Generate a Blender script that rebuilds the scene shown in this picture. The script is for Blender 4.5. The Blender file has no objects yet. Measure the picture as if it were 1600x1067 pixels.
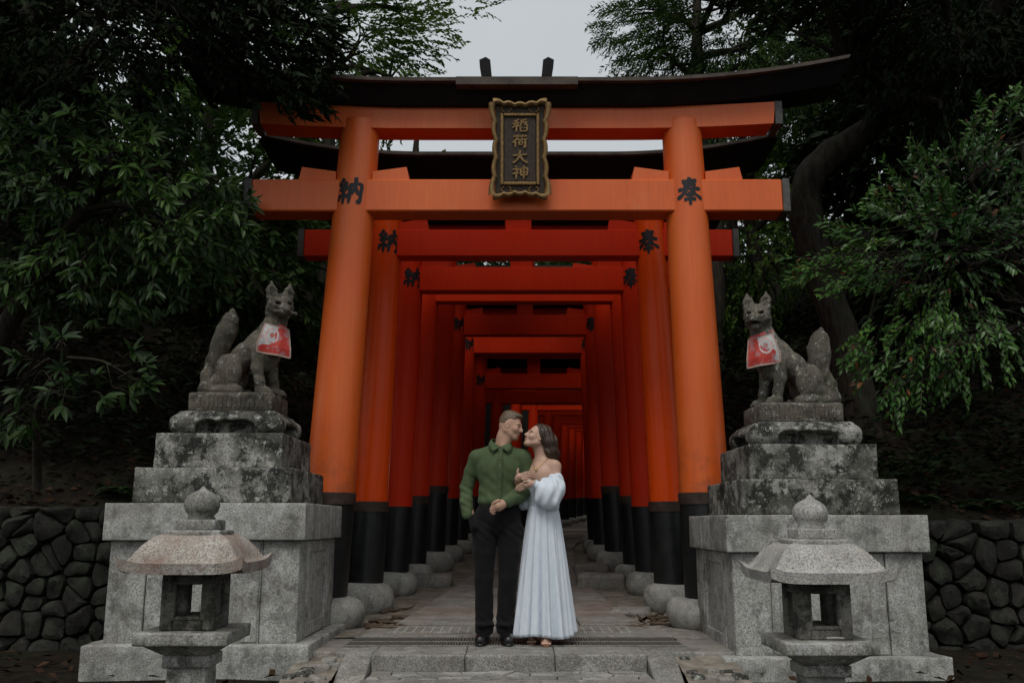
import bpy, bmesh, math, random
import numpy as np
from mathutils import Vector, Matrix, noise as mnoise

random.seed(7)
RNG = np.random.default_rng(11)
PI = math.pi
SC = bpy.context.scene
COL = SC.collection

# ------------------------------------------------------------------ camera, sky, sun, exposure
CAM_H = 0.91
cam_data = bpy.data.cameras.new('camera')
cam_data.sensor_width = 36.0
cam_data.lens = 1450 * 36 / 1600
cam_data.clip_start = 0.05
cam_data.clip_end = 2000
cam = bpy.data.objects.new('camera', cam_data)
COL.objects.link(cam)
cam.location = (0, 0, CAM_H)
cam.rotation_euler = (PI / 2 + math.atan(281.5 / 1450), 0, 0)
SC.camera = cam

SUN_ELEV, SUN_ROT = 58.0, 190.0        # soft overcast light from above and behind the photographer
world = bpy.data.worlds.new('World')
SC.world = world
world.use_nodes = True
wn, wl_ = world.node_tree.nodes, world.node_tree.links
wn.clear()
sky = wn.new('ShaderNodeTexSky')
sky.sky_type = 'NISHITA'
sky.sun_disc = False
sky.sun_elevation = math.radians(SUN_ELEV)
sky.sun_rotation = math.radians(SUN_ROT)
sky.dust_density = 4.0
sky.air_density = 1.0
cloud = wn.new('ShaderNodeTexNoise'); cloud.inputs['Scale'].default_value = 2.2; cloud.inputs['Detail'].default_value = 4
cramp = wn.new('ShaderNodeValToRGB')
cramp.color_ramp.elements[0].position = 0.3; cramp.color_ramp.elements[0].color = (5.5, 5.85, 6.0, 1)
cramp.color_ramp.elements[1].position = 0.7; cramp.color_ramp.elements[1].color = (6.3, 6.65, 6.8, 1)
wmix = wn.new('ShaderNodeMixRGB'); wmix.inputs[0].default_value = 0.88
bg = wn.new('ShaderNodeBackground'); bg.inputs['Strength'].default_value = 0.10
wout = wn.new('ShaderNodeOutputWorld')
wl_.new(cloud.outputs['Fac'], cramp.inputs[0])
wl_.new(sky.outputs[0], wmix.inputs[1])
wl_.new(cramp.outputs[0], wmix.inputs[2])
wl_.new(wmix.outputs[0], bg.inputs['Color'])
wl_.new(bg.outputs[0], wout.inputs['Surface'])

sun_data = bpy.data.lights.new('sun', 'SUN')
sun_data.energy = 1.3
sun_data.angle = math.radians(28)
sun_data.color = (1.0, 0.97, 0.92)
sun = bpy.data.objects.new('sun', sun_data)
COL.objects.link(sun)
_az = math.radians(SUN_ROT)
_sd = Vector((math.sin(_az) * math.cos(math.radians(SUN_ELEV)), math.cos(_az) * math.cos(math.radians(SUN_ELEV)), math.sin(math.radians(SUN_ELEV))))
sun.rotation_euler = _sd.to_track_quat('Z', 'Y').to_euler()
sun.location = (0, -5, 12)

SC.view_settings.view_transform = 'Standard'
SC.view_settings.look = 'None'
SC.view_settings.exposure = 0.0
SC.view_settings.gamma = 1.0
SC.view_settings.use_curve_mapping = False
SC.render.engine = 'CYCLES'
SC.cycles.max_bounces = 6
SC.cycles.diffuse_bounces = 4
SC.cycles.glossy_bounces = 2
SC.cycles.transmission_bounces = 3
SC.cycles.caustics_reflective = False
SC.cycles.caustics_refractive = False
SC.cycles.use_denoising = True

# ------------------------------------------------------------------ materials
class NT:
    def __init__(s, name):
        s.m = bpy.data.materials.new(name); s.m.use_nodes = True
        s.t = s.m.node_tree; s.n = s.t.nodes
        s.b = s.n['Principled BSDF']
        s.pos = s.n.new('ShaderNodeNewGeometry').outputs['Position']
    def set(s, node, inp, v):
        if hasattr(v, 'links') or isinstance(v, bpy.types.NodeSocket): s.t.links.new(v, node.inputs[inp])
        elif isinstance(v, tuple) and len(v) == 3 and node.inputs[inp].type == 'RGBA': node.inputs[inp].default_value = (*v, 1)
        else: node.inputs[inp].default_value = v
    def noise(s, scale, detail=3, rough=.55, vec=None, dist=0):
        n = s.n.new('ShaderNodeTexNoise'); n.inputs['Scale'].default_value = scale
        n.inputs['Detail'].default_value = detail; n.inputs['Roughness'].default_value = rough; n.inputs['Distortion'].default_value = dist
        s.t.links.new(vec or s.pos, n.inputs['Vector']); return n.outputs['Fac']
    def scaled(s, v, vec=None):
        n = s.n.new('ShaderNodeVectorMath'); n.operation = 'MULTIPLY'
        s.t.links.new(vec or s.pos, n.inputs[0]); n.inputs[1].default_value = v; return n.outputs[0]
    def vor(s, scale, feature='F1', out='Distance', vec=None):
        n = s.n.new('ShaderNodeTexVoronoi'); n.feature = feature; n.inputs['Scale'].default_value = scale
        s.t.links.new(vec or s.pos, n.inputs['Vector']); return n.outputs[out]
    def ramp(s, fac, a, b, ca=(0, 0, 0), cb=(1, 1, 1)):
        n = s.n.new('ShaderNodeValToRGB'); e = n.color_ramp.elements
        e[0].position = a; e[0].color = (*ca, 1); e[1].position = b; e[1].color = (*cb, 1)
        s.t.links.new(fac, n.inputs[0]); return n.outputs[0]
    def mix(s, fac, a, b, mode='MIX'):
        n = s.n.new('ShaderNodeMixRGB'); n.blend_type = mode
        s.set(n, 0, fac); s.set(n, 1, a); s.set(n, 2, b); return n.outputs[0]
    def math(s, op, a, b=0.0):
        n = s.n.new('ShaderNodeMath'); n.operation = op; s.set(n, 0, a); s.set(n, 1, b); return n.outputs[0]
    def sep(s, vec=None):
        n = s.n.new('ShaderNodeSeparateXYZ'); s.t.links.new(vec or s.pos, n.inputs[0]); return n.outputs
    def bump(s, h, strength=.3, dist=.01):
        n = s.n.new('ShaderNodeBump'); n.inputs['Strength'].default_value = strength; n.inputs['Distance'].default_value = dist
        s.t.links.new(h, n.inputs['Height']); s.t.links.new(n.outputs[0], s.b.inputs['Normal']); return n
    def attr(s, name):
        n = s.n.new('ShaderNodeAttribute'); n.attribute_name = name; return n.outputs['Color']
    def island(s):
        return s.n.new('ShaderNodeNewGeometry').outputs['Random Per Island']
    def objrand(s):
        return s.n.new('ShaderNodeObjectInfo').outputs['Random']
    def fin(s, col, rough=.6, spec=.4, metal=0.0, coat=0.0):
        s.set(s.b, 'Base Color', col); s.set(s.b, 'Roughness', rough)
        s.b.inputs['Specular IOR Level'].default_value = spec; s.b.inputs['Metallic'].default_value = metal
        if coat: s.b.inputs['Coat Weight'].default_value = coat; s.b.inputs['Coat Roughness'].default_value = .12
        return s.m

def granite(name, light, dark, stain=.5, lichen=.0, warm=.0, moss=0.0, streak=.4):
    g = NT(name)
    sp = g.noise(88, 3, .75)
    c = g.mix(g.ramp(sp, .40, .60), dark, light)
    sp2 = g.noise(150, 2, .6)
    c = g.mix(g.math('MULTIPLY', g.ramp(sp2, .58, .64), .8), c, (.03, .03, .03))
    def mask(scale, lo, hi, vec=None, w=.22):            # fractal patches with a gritty edge
        n = g.noise(scale, 10, .74, vec)
        return g.ramp(g.math('ADD', n, g.math('MULTIPLY', g.math('SUBTRACT', sp, .5), w)), lo, hi)
    c = g.mix(g.math('MULTIPLY', mask(2.1, .50 - .07 * stain, .60 - .06 * stain), stain * .85), c, (.038, .037, .031))
    c = g.mix(g.math('MULTIPLY', mask(1.0, .50, .66, g.scaled((8, 8, 1.0))), streak * .8), c, (.045, .043, .037))
    c = g.mix(g.math('MULTIPLY', mask(6.5, .555 - .055 * stain, .60 - .055 * stain), min(1, stain * .95)), c, (.016, .016, .014))
    c = g.mix(g.math('MULTIPLY', mask(4.7, .56, .61), .45), c, tuple(min(.62, x * 1.35) for x in light))
    if warm: c = g.mix(g.math('MULTIPLY', mask(2.7, .45, .60), warm), c, (.20, .105, .075))
    if moss: c = g.mix(g.math('MULTIPLY', mask(3.9, .53, .62), moss), c, (.05, .068, .034))
    if lichen:
        c = g.mix(g.math('MULTIPLY', mask(15, .585, .61), lichen), c, (.46, .47, .42))
        c = g.mix(g.math('MULTIPLY', mask(34, .60, .625), lichen * .8), c, (.40, .40, .36))
    g.bump(g.mix(.5, sp, g.noise(22, 6, .65)), .55, .010)
    return g.fin(c, .88, .22)

def vermilion(name, c1, c2, spec, ro=.30, wear=1.0):
    g = NT(name)
    n = g.noise(1.6, 5, .6, g.scaled((1.6, 1.6, .5)))
    c = g.mix(g.ramp(n, .35, .7), c1, c2)
    grain = g.noise(1, 5, .65, g.scaled((38, 38, 1.6)))                       # brush marks running down the timber
    c = g.mix(g.math('MULTIPLY', g.ramp(grain, .40, .72), .22), c, tuple(x * .6 for x in c1))
    sc_ = g.noise(7, 8, .75, g.scaled((1, 1, .35)))
    c = g.mix(g.math('MULTIPLY', g.ramp(sc_, .62, .74), .40), c, (.22, .045, .014))
    fade = g.noise(2.2, 6, .7, g.scaled((1, 1, .7)))
    c = g.mix(g.math('MULTIPLY', g.ramp(fade, .58, .75), .30 * wear), c, (.60, .26, .13))
    z = g.sep()[2]
    low = g.ramp(g.math('MULTIPLY', z, .25), .28, .48, (1, 1, 1), (0, 0, 0))      # splash dirt above the black sleeves
    c = g.mix(g.math('MULTIPLY', g.math('MULTIPLY', low, g.ramp(g.noise(5, 6, .7), .45, .62)), .6 * wear), c, (.30, .075, .03))
    ch = g.noise(34, 4, .65)
    c = g.mix(g.math('MULTIPLY', g.ramp(ch, .70, .74), .6 * wear), c, (.58, .30, .18))
    g.bump(g.mix(.4, g.noise(5, 4, .5, g.scaled((3, 3, .6))), grain), .16, .02)
    return g.fin(c, g.math('ADD', g.math('MULTIPLY', g.noise(3, 5, .7), .30), ro - .03), spec)

def plain(name, col, rough=.6, spec=.4, var=.25, scale=12, bump=.15, metal=0.0, coat=0.0):
    g = NT(name)
    n = g.noise(scale, 5, .6)
    lo = tuple(max(0, c * (1 - var)) for c in col); hi = tuple(min(1, c * (1 + var)) for c in col)
    c = g.mix(g.ramp(n, .3, .7), lo, hi)
    if bump: g.bump(g.noise(scale * 3, 4, .6), bump, .01)
    return g.fin(c, rough, spec, metal, coat)

def leafmat(name, c1, c2, rough=.42, spec=.5, dead=.0, trans=.0):
    g = NT(name)
    r = g.math('FRACT', g.math('ADD', g.island(), g.objrand()))
    c = g.mix(r, c1, c2)
    n = g.noise(.9, 2, .5)
    c = g.mix(g.ramp(n, .35, .7), c, tuple(x * .55 for x in c1))
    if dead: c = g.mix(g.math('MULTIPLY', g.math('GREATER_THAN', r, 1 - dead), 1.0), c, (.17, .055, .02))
    m = g.fin(c, rough, spec)
    if trans:
        t = g.n.new('ShaderNodeBsdfTranslucent'); g.t.links.new(c, t.inputs['Color'])
        mx = g.n.new('ShaderNodeMixShader'); mx.inputs[0].default_value = trans
        out = [x for x in g.n if x.type == 'OUTPUT_MATERIAL'][0]
        g.t.links.new(g.b.outputs[0], mx.inputs[1]); g.t.links.new(t.outputs[0], mx.inputs[2]); g.t.links.new(mx.outputs[0], out.inputs['Surface'])
    return m

M = {}
M['granite'] = granite('granite', (.58, .58, .54), (.26, .26, .24), .42, 0, .10, .22, .55)
M['granite_dark'] = granite('weathered_granite', (.44, .43, .39), (.17, .165, .145), .95, .75, 0, .3, .75)
M['granite_lantern'] = granite('lantern_granite', (.52, .51, .46), (.24, .23, .205), .55, .3, 0, .3, .45)
M['granite_warm'] = granite('rust_stained_granite', (.54, .49, .43), (.28, .235, .20), .25, .3, .85, .0, .3)
M['granite_clean'] = granite('clean_granite', (.56, .545, .50), (.28, .27, .25), .22, .1, .12, .05, .3)
M['foxstone'] = granite('fox_stone', (.165, .142, .112), (.080, .068, .052), .6, .35, .0, .2, .5)
M['foxstone2'] = granite('lichen_fox_stone', (.175, .155, .125), (.088, .077, .062), .5, .75, .0, .35, .5)
M['basestone'] = granite('base_stone', (.46, .46, .42), (.36, .36, .33), .35, 0, .1, .2, .2)
M['paver'] = granite('path_stone', (.36, .345, .315), (.22, .21, .19), .3, 0, .2, .05, .0)
M['paver_red'] = granite('reddish_path_stone', (.34, .30, .26), (.21, .18, .155), .3, 0, .35, 0, .0)
M['step'] = granite('step_granite', (.40, .39, .355), (.17, .165, .145), .35, 0, .1, .1, .0)
M['orange'] = vermilion('vermilion_paint', (.70, .108, .013), (.76, .150, .026), .48)
M['orange_gloss'] = vermilion('glossy_bounce_tinted_vermilion', (.82, .072, .004), (.85, .088, .006), .2, .18, .25)  # second gate's pillars: red light bounced between gates is put into the colour
M['red'] = vermilion('bounce_tinted_vermilion', (.66, .028, .004), (.70, .036, .005), .14, .3, .25)  # inner gates: vermilion deepened, the tunnel's bounced red light painted in
M['black_paint'] = plain('black_lacquer', (.012, .013, .013), .38, .4, .4, 9, .12)
M['collar'] = plain('brown_collar', (.045, .028, .02), .55, .35, .4, 14, .2)
M['roof_black'] = plain('black_beam', (.010, .009, .009), .75, .2, .4, 6, .2)
M['roof_board'] = plain('weathered_board', (.075, .058, .048), .75, .25, .45, 7, .4)
M['endcap'] = plain('grey_end_cap', (.085, .08, .077), .55, .4, .3, 16, .2)
M['ink'] = plain('black_ink', (.012, .013, .016), .45, .35, .3, 40, .1)
M['gold'] = plain('tarnished_gold', (.27, .165, .065), .5, .4, .5, 55, .3, .45)
M['plaque_board'] = plain('plaque_board', (.045, .030, .020), .6, .35, .35, 30, .25)
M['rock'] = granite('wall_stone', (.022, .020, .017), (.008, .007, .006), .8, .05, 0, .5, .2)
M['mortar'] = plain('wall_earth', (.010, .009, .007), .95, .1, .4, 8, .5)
M['bark'] = None
def barkmat():
    g = NT('bark')
    n = g.noise(6, 6, .65, g.scaled((3, 3, .6)))
    c = g.mix(g.ramp(n, .35, .7), (.016, .013, .010), (.058, .048, .038))
    c = g.mix(g.math('MULTIPLY', g.ramp(g.noise(3, 4), .55, .65), .4), c, (.05, .065, .035))
    g.bump(n, .9, .04)
    return g.fin(c, .9, .15)
M['bark'] = barkmat()
def soilmat():
    g = NT('soil')
    n = g.noise(9, 8, .7)
    c = g.mix(g.ramp(n, .35, .7), (.010, .008, .006), (.034, .026, .019))
    c = g.mix(g.math('MULTIPLY', g.ramp(g.noise(1.3, 4), .5, .65), .5), c, (.022, .030, .014))
    g.bump(g.mix(.5, n, g.noise(40, 5, .7)), 1.0, .05)
    return g.fin(c, .95, .1)
M['soil'] = soilmat()
M['path_soil'] = plain('packed_soil', (.22, .195, .16), .95, .1, .45, 8, .9)
M['root'] = plain('root', (.10, .072, .05), .9, .15, .4, 20, .6)
M['grate'] = plain('grate_steel', (.20, .195, .175), .5, .5, .4, 20, .2, .4)
M['void'] = plain('drain_channel', (.035, .034, .031), .9, .1, .3, 10, .1)
M['stud'] = plain('pale_studs', (.34, .33, .29), .8, .3, .2, 30, .1)
M['leaf_a'] = leafmat('broad_leaf', (.022, .060, .011), (.085, .165, .028), .42, .35, .0, .22)
M['leaf_b'] = leafmat('glossy_leaf', (.030, .105, .018), (.125, .250, .042), .34, .40, .02, .3)
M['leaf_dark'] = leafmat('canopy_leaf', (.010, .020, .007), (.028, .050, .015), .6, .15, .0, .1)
M['leaf_mid'] = leafmat('forest_leaf', (.026, .062, .012), (.075, .130, .026), .6, .15, .0, .3)
M['leaf_light'] = leafmat('young_leaf', (.050, .110, .016), (.125, .200, .034), .6, .2, .0, .4)
M['leaf_c'] = leafmat('shaded_sapling_leaf', (.012, .034, .007), (.040, .085, .015), .5, .25, .0, .2)  # darker copy of the broad leaf, its shade put into the colour
M['litter'] = leafmat('dead_leaf', (.026, .013, .007), (.075, .034, .017), .8, .15)
M['fern'] = leafmat('fern_frond', (.026, .07, .018), (.05, .10, .026), .5, .4)

# ------------------------------------------------------------------ object helpers
WL = {}
def link(o, parent=None):
    COL.objects.link(o)
    if parent is not None: o.parent = parent
    return o
def tag(o, label=None, cat=None, group=None, kind=None):
    if label: o['label'] = label
    if cat: o['category'] = cat
    if group: o['group'] = group
    if kind: o['kind'] = kind
    return o
def thing(name, label, cat, loc=(0, 0, 0), group=None):
    o = bpy.data.objects.new(name, None); o.empty_display_size = .1
    o.location = loc; COL.objects.link(o); WL[o.name] = Vector(loc)
    return tag(o, label, cat, group)
def wloc(p): return WL.get(p.name, Vector((0, 0, 0)))
def part(name, me, mat, parent=None, smooth=None):
    """links mesh data given in world coordinates as one object under parent"""
    if mat is not None and not me.materials: me.materials.append(mat if not isinstance(mat, str) else M[mat])
    if smooth is True: me.shade_smooth()
    o = bpy.data.objects.new(name, me); COL.objects.link(o)
    if parent is not None:
        o.parent = parent
        off = wloc(parent)
        if off.length > 0: me.transform(Matrix.Translation(-off))
        WL[o.name] = off
    return o
def whole(name, me, mat, label, cat, base, group=None, smooth=None):
    """a thing that is one mesh, its origin at base"""
    me.transform(Matrix.Translation(-Vector(base)))
    o = part(name, me, mat, None, smooth); o.location = base; WL[o.name] = Vector(base)
    return tag(o, label, cat, group)
def struct(name, me, mat, parent=None, smooth=None):
    o = part(name, me, mat, parent, smooth)
    if parent is None: o['kind'] = 'structure'
    return o
def pm(v, f, name='m'):
    me = bpy.data.meshes.new(name)
    me.from_pydata([tuple(p) for p in v], [], [tuple(q) for q in f]); me.validate(); return me
def fm(v, f, name='m', smooth=False):
    """fast mesh from numpy arrays, f is (n,k)"""
    v = np.ascontiguousarray(v, dtype=np.float32); f = np.ascontiguousarray(f, dtype=np.int32)
    me = bpy.data.meshes.new(name); n, k = f.shape
    me.vertices.add(len(v)); me.vertices.foreach_set('co', v.ravel())
    me.loops.add(n * k); me.loops.foreach_set('vertex_index', f.ravel())
    me.polygons.add(n); me.polygons.foreach_set('loop_start', np.arange(0, n * k, k, dtype=np.int32))
    me.update(calc_edges=True)
    if smooth: me.shade_smooth()
    return me
def bm_mesh(bm, name='m'):
    me = bpy.data.meshes.new(name); bm.normal_update(); bm.to_mesh(me); bm.free(); return me
def box(x0, x1, y0, y1, z0, z1, bev=.006, jit=0, seg=1, taper=0):
    bm = bmesh.new(); bmesh.ops.create_cube(bm, size=1)
    for v in bm.verts:
        t = 1 - taper if v.co.z > 0 else 1
        cx, cy = (x0 + x1) / 2, (y0 + y1) / 2
        v.co = Vector((cx + v.co.x * (x1 - x0) * t, cy + v.co.y * (y1 - y0) * t, (z0 + z1) / 2 + v.co.z * (z1 - z0)))
        if jit: v.co += Vector((random.uniform(-jit, jit), random.uniform(-jit, jit), random.uniform(-jit, jit)))
    if bev: bmesh.ops.bevel(bm, geom=list(bm.edges), offset=bev, segments=seg, affect='EDGES', profile=.6)
    return bm_mesh(bm)
def worn_box(x0, x1, y0, y1, z0, z1, bev=.012, amp=.006, cut=6):
    """bevelled block whose faces and arrises are slightly uneven"""
    bm = bmesh.new(); bmesh.ops.create_cube(bm, size=1)
    for v in bm.verts: v.co = Vector(((x0 + x1) / 2 + v.co.x * (x1 - x0), (y0 + y1) / 2 + v.co.y * (y1 - y0), (z0 + z1) / 2 + v.co.z * (z1 - z0)))
    bmesh.ops.bevel(bm, geom=list(bm.edges), offset=bev, segments=2, affect='EDGES', profile=.6)
    bmesh.ops.subdivide_edges(bm, edges=[e for e in bm.edges if e.calc_length() > .12], cuts=cut, use_grid_fill=True)
    for v in bm.verts:
        p = v.co
        n = mnoise.noise_vector(p * 5) * amp + mnoise.noise_vector(p * 17) * amp * .5
        v.co = p + n
    return bm_mesh(bm)
def frustum(b, t, z0, z1, cx, cy, bev=.006):
    """b, t: half sizes (x, y) at bottom and top"""
    v = []
    for (hx, hy), z in ((b, z0), (t, z1)):
        v += [(cx - hx, cy - hy, z), (cx + hx, cy - hy, z), (cx + hx, cy + hy, z), (cx - hx, cy + hy, z)]
    f = [(0, 3, 2, 1), (4, 5, 6, 7), (0, 1, 5, 4), (1, 2, 6, 5), (2, 3, 7, 6), (3, 0, 4, 7)]
    me = pm(v, f)
    if bev:
        bm = bmesh.new(); bm.from_mesh(me); bmesh.ops.bevel(bm, geom=list(bm.edges), offset=bev, segments=2, affect='EDGES', profile=.6); bm.to_mesh(me); bm.free()
    return me
def rings(rs, close=True, caps=True):
    """loft a list of equally long point rings"""
    n = len(rs[0]); v = [p for r in rs for p in r]; f = []
    for i in range(len(rs) - 1):
        for j in range(n if close else n - 1):
            a, b = i * n + j, i * n + (j + 1) % n
            f.append((a, b, b + n, a + n))
    if caps:
        f.append(tuple(range(n - 1, -1, -1))); f.append(tuple((len(rs) - 1) * n + j for j in range(n)))
    return pm(v, f)
def lathe(prof, c=(0, 0, 0), n=28, sx=1, sy=1, lean=(0, 0), caps=True):
    rs = []
    for r, z in prof:
        rs.append([(c[0] + math.cos(2 * PI * k / n) * r * sx + lean[0] * z, c[1] + math.sin(2 * PI * k / n) * r * sy + lean[1] * z, c[2] + z) for k in range(n)])
    return rings(rs, caps=caps)
def tube_arrays(path, radii, n=6):
    P = [Vector(p) for p in path]; V = []; F = []
    up = Vector((0.13, 0.31, 1)).normalized()
    for i, p in enumerate(P):
        d = (P[min(i + 1, len(P) - 1)] - P[max(i - 1, 0)])
        if d.length < 1e-9: d = Vector((0, 0, 1))
        d.normalize()
        a = d.cross(up)
        if a.length < 1e-3: a = d.cross(Vector((1, 0, 0)))
        a.normalize(); b = d.cross(a)
        for k in range(n):
            t = 2 * PI * k / n
            V.append(p + (a * math.cos(t) + b * math.sin(t)) * radii[i])
    for i in range(len(P) - 1):
        for k in range(n):
            a_, b_ = i * n + k, i * n + (k + 1) % n
            F.append((a_, b_, b_ + n, a_ + n))
    return V, F
def tube(path, radii, n=6):
    V, F = tube_arrays(path, radii, n); m = len(path)
    F = F + [tuple(range(n)), tuple((m - 1) * n + k for k in range(n - 1, -1, -1))]
    return pm(V, F)
def tubes(lst, n=5):
    V, F = [], []
    for path, radii in lst:
        v, f = tube_arrays(path, radii, n); o = len(V); V += v; F += [tuple(i + o for i in q) for q in f]
    return pm(V, F)
def joinm(ms):
    bm = bmesh.new()
    for m in ms: bm.from_mesh(m); bpy.data.meshes.remove(m)
    return bm_mesh(bm)
def smoothpath(pts, k=4):
    """Catmull-Rom through points"""
    P = [Vector(p) for p in pts]; P = [P[0] * 2 - P[1]] + P + [P[-1] * 2 - P[-2]]; out = []
    for i in range(1, len(P) - 2):
        for j in range(k):
            t = j / k
            out.append(.5 * ((2 * P[i]) + (P[i + 1] - P[i - 1]) * t + (2 * P[i - 1] - 5 * P[i] + 4 * P[i + 1] - P[i + 2]) * t * t + (3 * P[i] - P[i - 1] - 3 * P[i + 1] + P[i + 2]) * t ** 3))
    out.append(P[-2]); return out

# ------------------------------------------------------------------ sculpting: blended distance fields meshed with surface nets
class Sculpt:
    def __init__(s, lo, hi, h):
        s.lo = np.array(lo, float); s.h = h
        s.n = np.ceil((np.array(hi) - s.lo) / h).astype(int) + 1
        s.F = np.full(s.n, 1.0, dtype=np.float32)
    def sub(s, lo, hi):
        a = np.clip(np.floor((np.array(lo) - s.lo) / s.h).astype(int), 0, s.n - 1)
        b = np.clip(np.ceil((np.array(hi) - s.lo) / s.h).astype(int) + 1, 1, s.n)
        sl = tuple(slice(i, j) for i, j in zip(a, b))
        ax = [s.lo[i] + s.h * np.arange(a[i], b[i], dtype=np.float32) for i in range(3)]
        return sl, np.meshgrid(*ax, indexing='ij')
    def comb(s, sl, d, k, op):
        A = s.F[sl]
        d = d.astype(np.float32)
        if op == 'sub': d = -d
        if op == 'add':
            h = np.clip(.5 + .5 * (A - d) / k, 0, 1); s.F[sl] = A * (1 - h) + d * h - k * h * (1 - h)
        else:
            h = np.clip(.5 - .5 * (A - d) / k, 0, 1); s.F[sl] = A * (1 - h) + d * h + k * h * (1 - h)
    def cap(s, a, b, ra, rb=None, k=.02, op='add'):
        rb = ra if rb is None else rb
        a, b = np.array(a, float), np.array(b, float); r = max(ra, rb) + k + 3 * s.h
        sl, (X, Y, Z) = s.sub(np.minimum(a, b) - r, np.maximum(a, b) + r)
        d = b - a; L = max(float(d @ d), 1e-9)
        t = np.clip(((X - a[0]) * d[0] + (Y - a[1]) * d[1] + (Z - a[2]) * d[2]) / L, 0, 1)
        D = np.sqrt((X - a[0] - t * d[0]) ** 2 + (Y - a[1] - t * d[1]) ** 2 + (Z - a[2] - t * d[2]) ** 2) - (ra + (rb - ra) * t)
        s.comb(sl, D, k, op)
    def chain(s, pts, rad, k=.02, op='add'):
        for i in range(len(pts) - 1): s.cap(pts[i], pts[i + 1], rad[i], rad[i + 1], k, op)
    def ell(s, c, r, R=None, k=.02, op='add'):
        c = np.array(c, float); r = np.array(r, float); m = max(r) + k + 3 * s.h
        sl, (X, Y, Z) = s.sub(c - m, c + m)
        p = np.stack([X - c[0], Y - c[1], Z - c[2]], -1)
        if R is not None: p = p @ np.array(R)          # R columns are the local axes
        q = np.sqrt(((p / r) ** 2).sum(-1)); g = np.sqrt(((p / (r * r)) ** 2).sum(-1)) + 1e-9
        s.comb(sl, q * (q - 1) / g, k, op)
    def boxp(s, c, hs, R=None, rnd=.01, k=.02, op='add'):
        c = np.array(c, float); hs = np.array(hs, float); m = float(np.linalg.norm(hs)) + k + 3 * s.h
        sl, (X, Y, Z) = s.sub(c - m, c + m)
        p = np.stack([X - c[0], Y - c[1], Z - c[2]], -1)
        if R is not None: p = p @ np.array(R)
        q = np.abs(p) - (hs - rnd)
        s.comb(sl, np.sqrt((np.maximum(q, 0) ** 2).sum(-1)) + np.minimum(q.max(-1), 0) - rnd, k, op)
    def cut(s, c, n, k=.01):
        """remove everything on the side the normal points to"""
        n = np.array(n, float); n /= np.linalg.norm(n); c = np.array(c, float)
        sl, (X, Y, Z) = s.sub(s.lo, s.lo + s.h * s.n)
        s.comb(sl, (X - c[0]) * n[0] + (Y - c[1]) * n[1] + (Z - c[2]) * n[2], k, 'int')
    def warp(s, fn):
        sl, (X, Y, Z) = s.sub(s.lo, s.lo + s.h * s.n)
        near = np.abs(s.F) < .06
        D = np.zeros_like(s.F); D[near] = fn(X[near], Y[near], Z[near]); s.F += D
    def arrays(s):
        F = s.F; S = F < 0
        corners = [(i, j, k) for i in (0, 1) for j in (0, 1) for k in (0, 1)]
        n = np.array(F.shape) - 1
        def cs(A, c): return A[c[0]:c[0] + n[0], c[1]:c[1] + n[1], c[2]:c[2] + n[2]]
        cnt = sum(cs(S, c).astype(np.int8) for c in corners)
        mask = (cnt > 0) & (cnt < 8)
        cells = np.argwhere(mask); N = len(cells)
        idx = np.full(n, -1, dtype=np.int32); idx[mask] = np.arange(N)
        vals = np.stack([cs(F, c)[mask] for c in corners], 0)
        P = np.zeros((N, 3)); W = np.zeros(N)
        for a in range(8):
            for b in range(a + 1, 8):
                ca, cb = np.array(corners[a]), np.array(corners[b])
                if np.abs(ca - cb).sum() != 1: continue
                va, vb = vals[a], vals[b]; m = (va < 0) != (vb < 0)
                t = np.where(m, va / np.where(m, va - vb, 1), 0)
                P += np.where(m[:, None], ca + (cb - ca) * t[:, None], 0); W += m
        V = s.lo + s.h * (cells + P / W[:, None])
        Q = []
        for ax in range(3):
            u, w = (ax + 1) % 3, (ax + 2) % 3
            sa = [slice(None)] * 3; sb = [slice(None)] * 3
            sa[ax] = slice(0, -1); sb[ax] = slice(1, None)
            d = S[tuple(sa)] != S[tuple(sb)]
            e = np.argwhere(d)
            e = e[(e[:, u] > 0) & (e[:, w] > 0) & (e[:, u] < n[u]) & (e[:, w] < n[w])]
            ins = S[e[:, 0], e[:, 1], e[:, 2]]
            def ci(du, dw):
                q = e.copy(); q[:, u] -= du; q[:, w] -= dw; return idx[q[:, 0], q[:, 1], q[:, 2]]
            q = np.stack([ci(1, 1), ci(0, 1), ci(0, 0), ci(1, 0)], 1)
            q[~ins] = q[~ins][:, ::-1]; Q.append(q)
        Q = np.concatenate(Q); Q = Q[(Q >= 0).all(1)]
        return V, Q
    def mesh(s, off=(0, 0, 0)):
        V, Q = s.arrays(); return fm(V + np.array(off), Q, smooth=True)
def frame(f, up=(0, 0, 1)):
    """columns: forward, side, up"""
    f = np.array(f, float); f /= np.linalg.norm(f); u = np.array(up, float)
    sd = np.cross(u, f); sd /= np.linalg.norm(sd); u = np.cross(f, sd)
    return np.stack([f, sd, u], 1)
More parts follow.
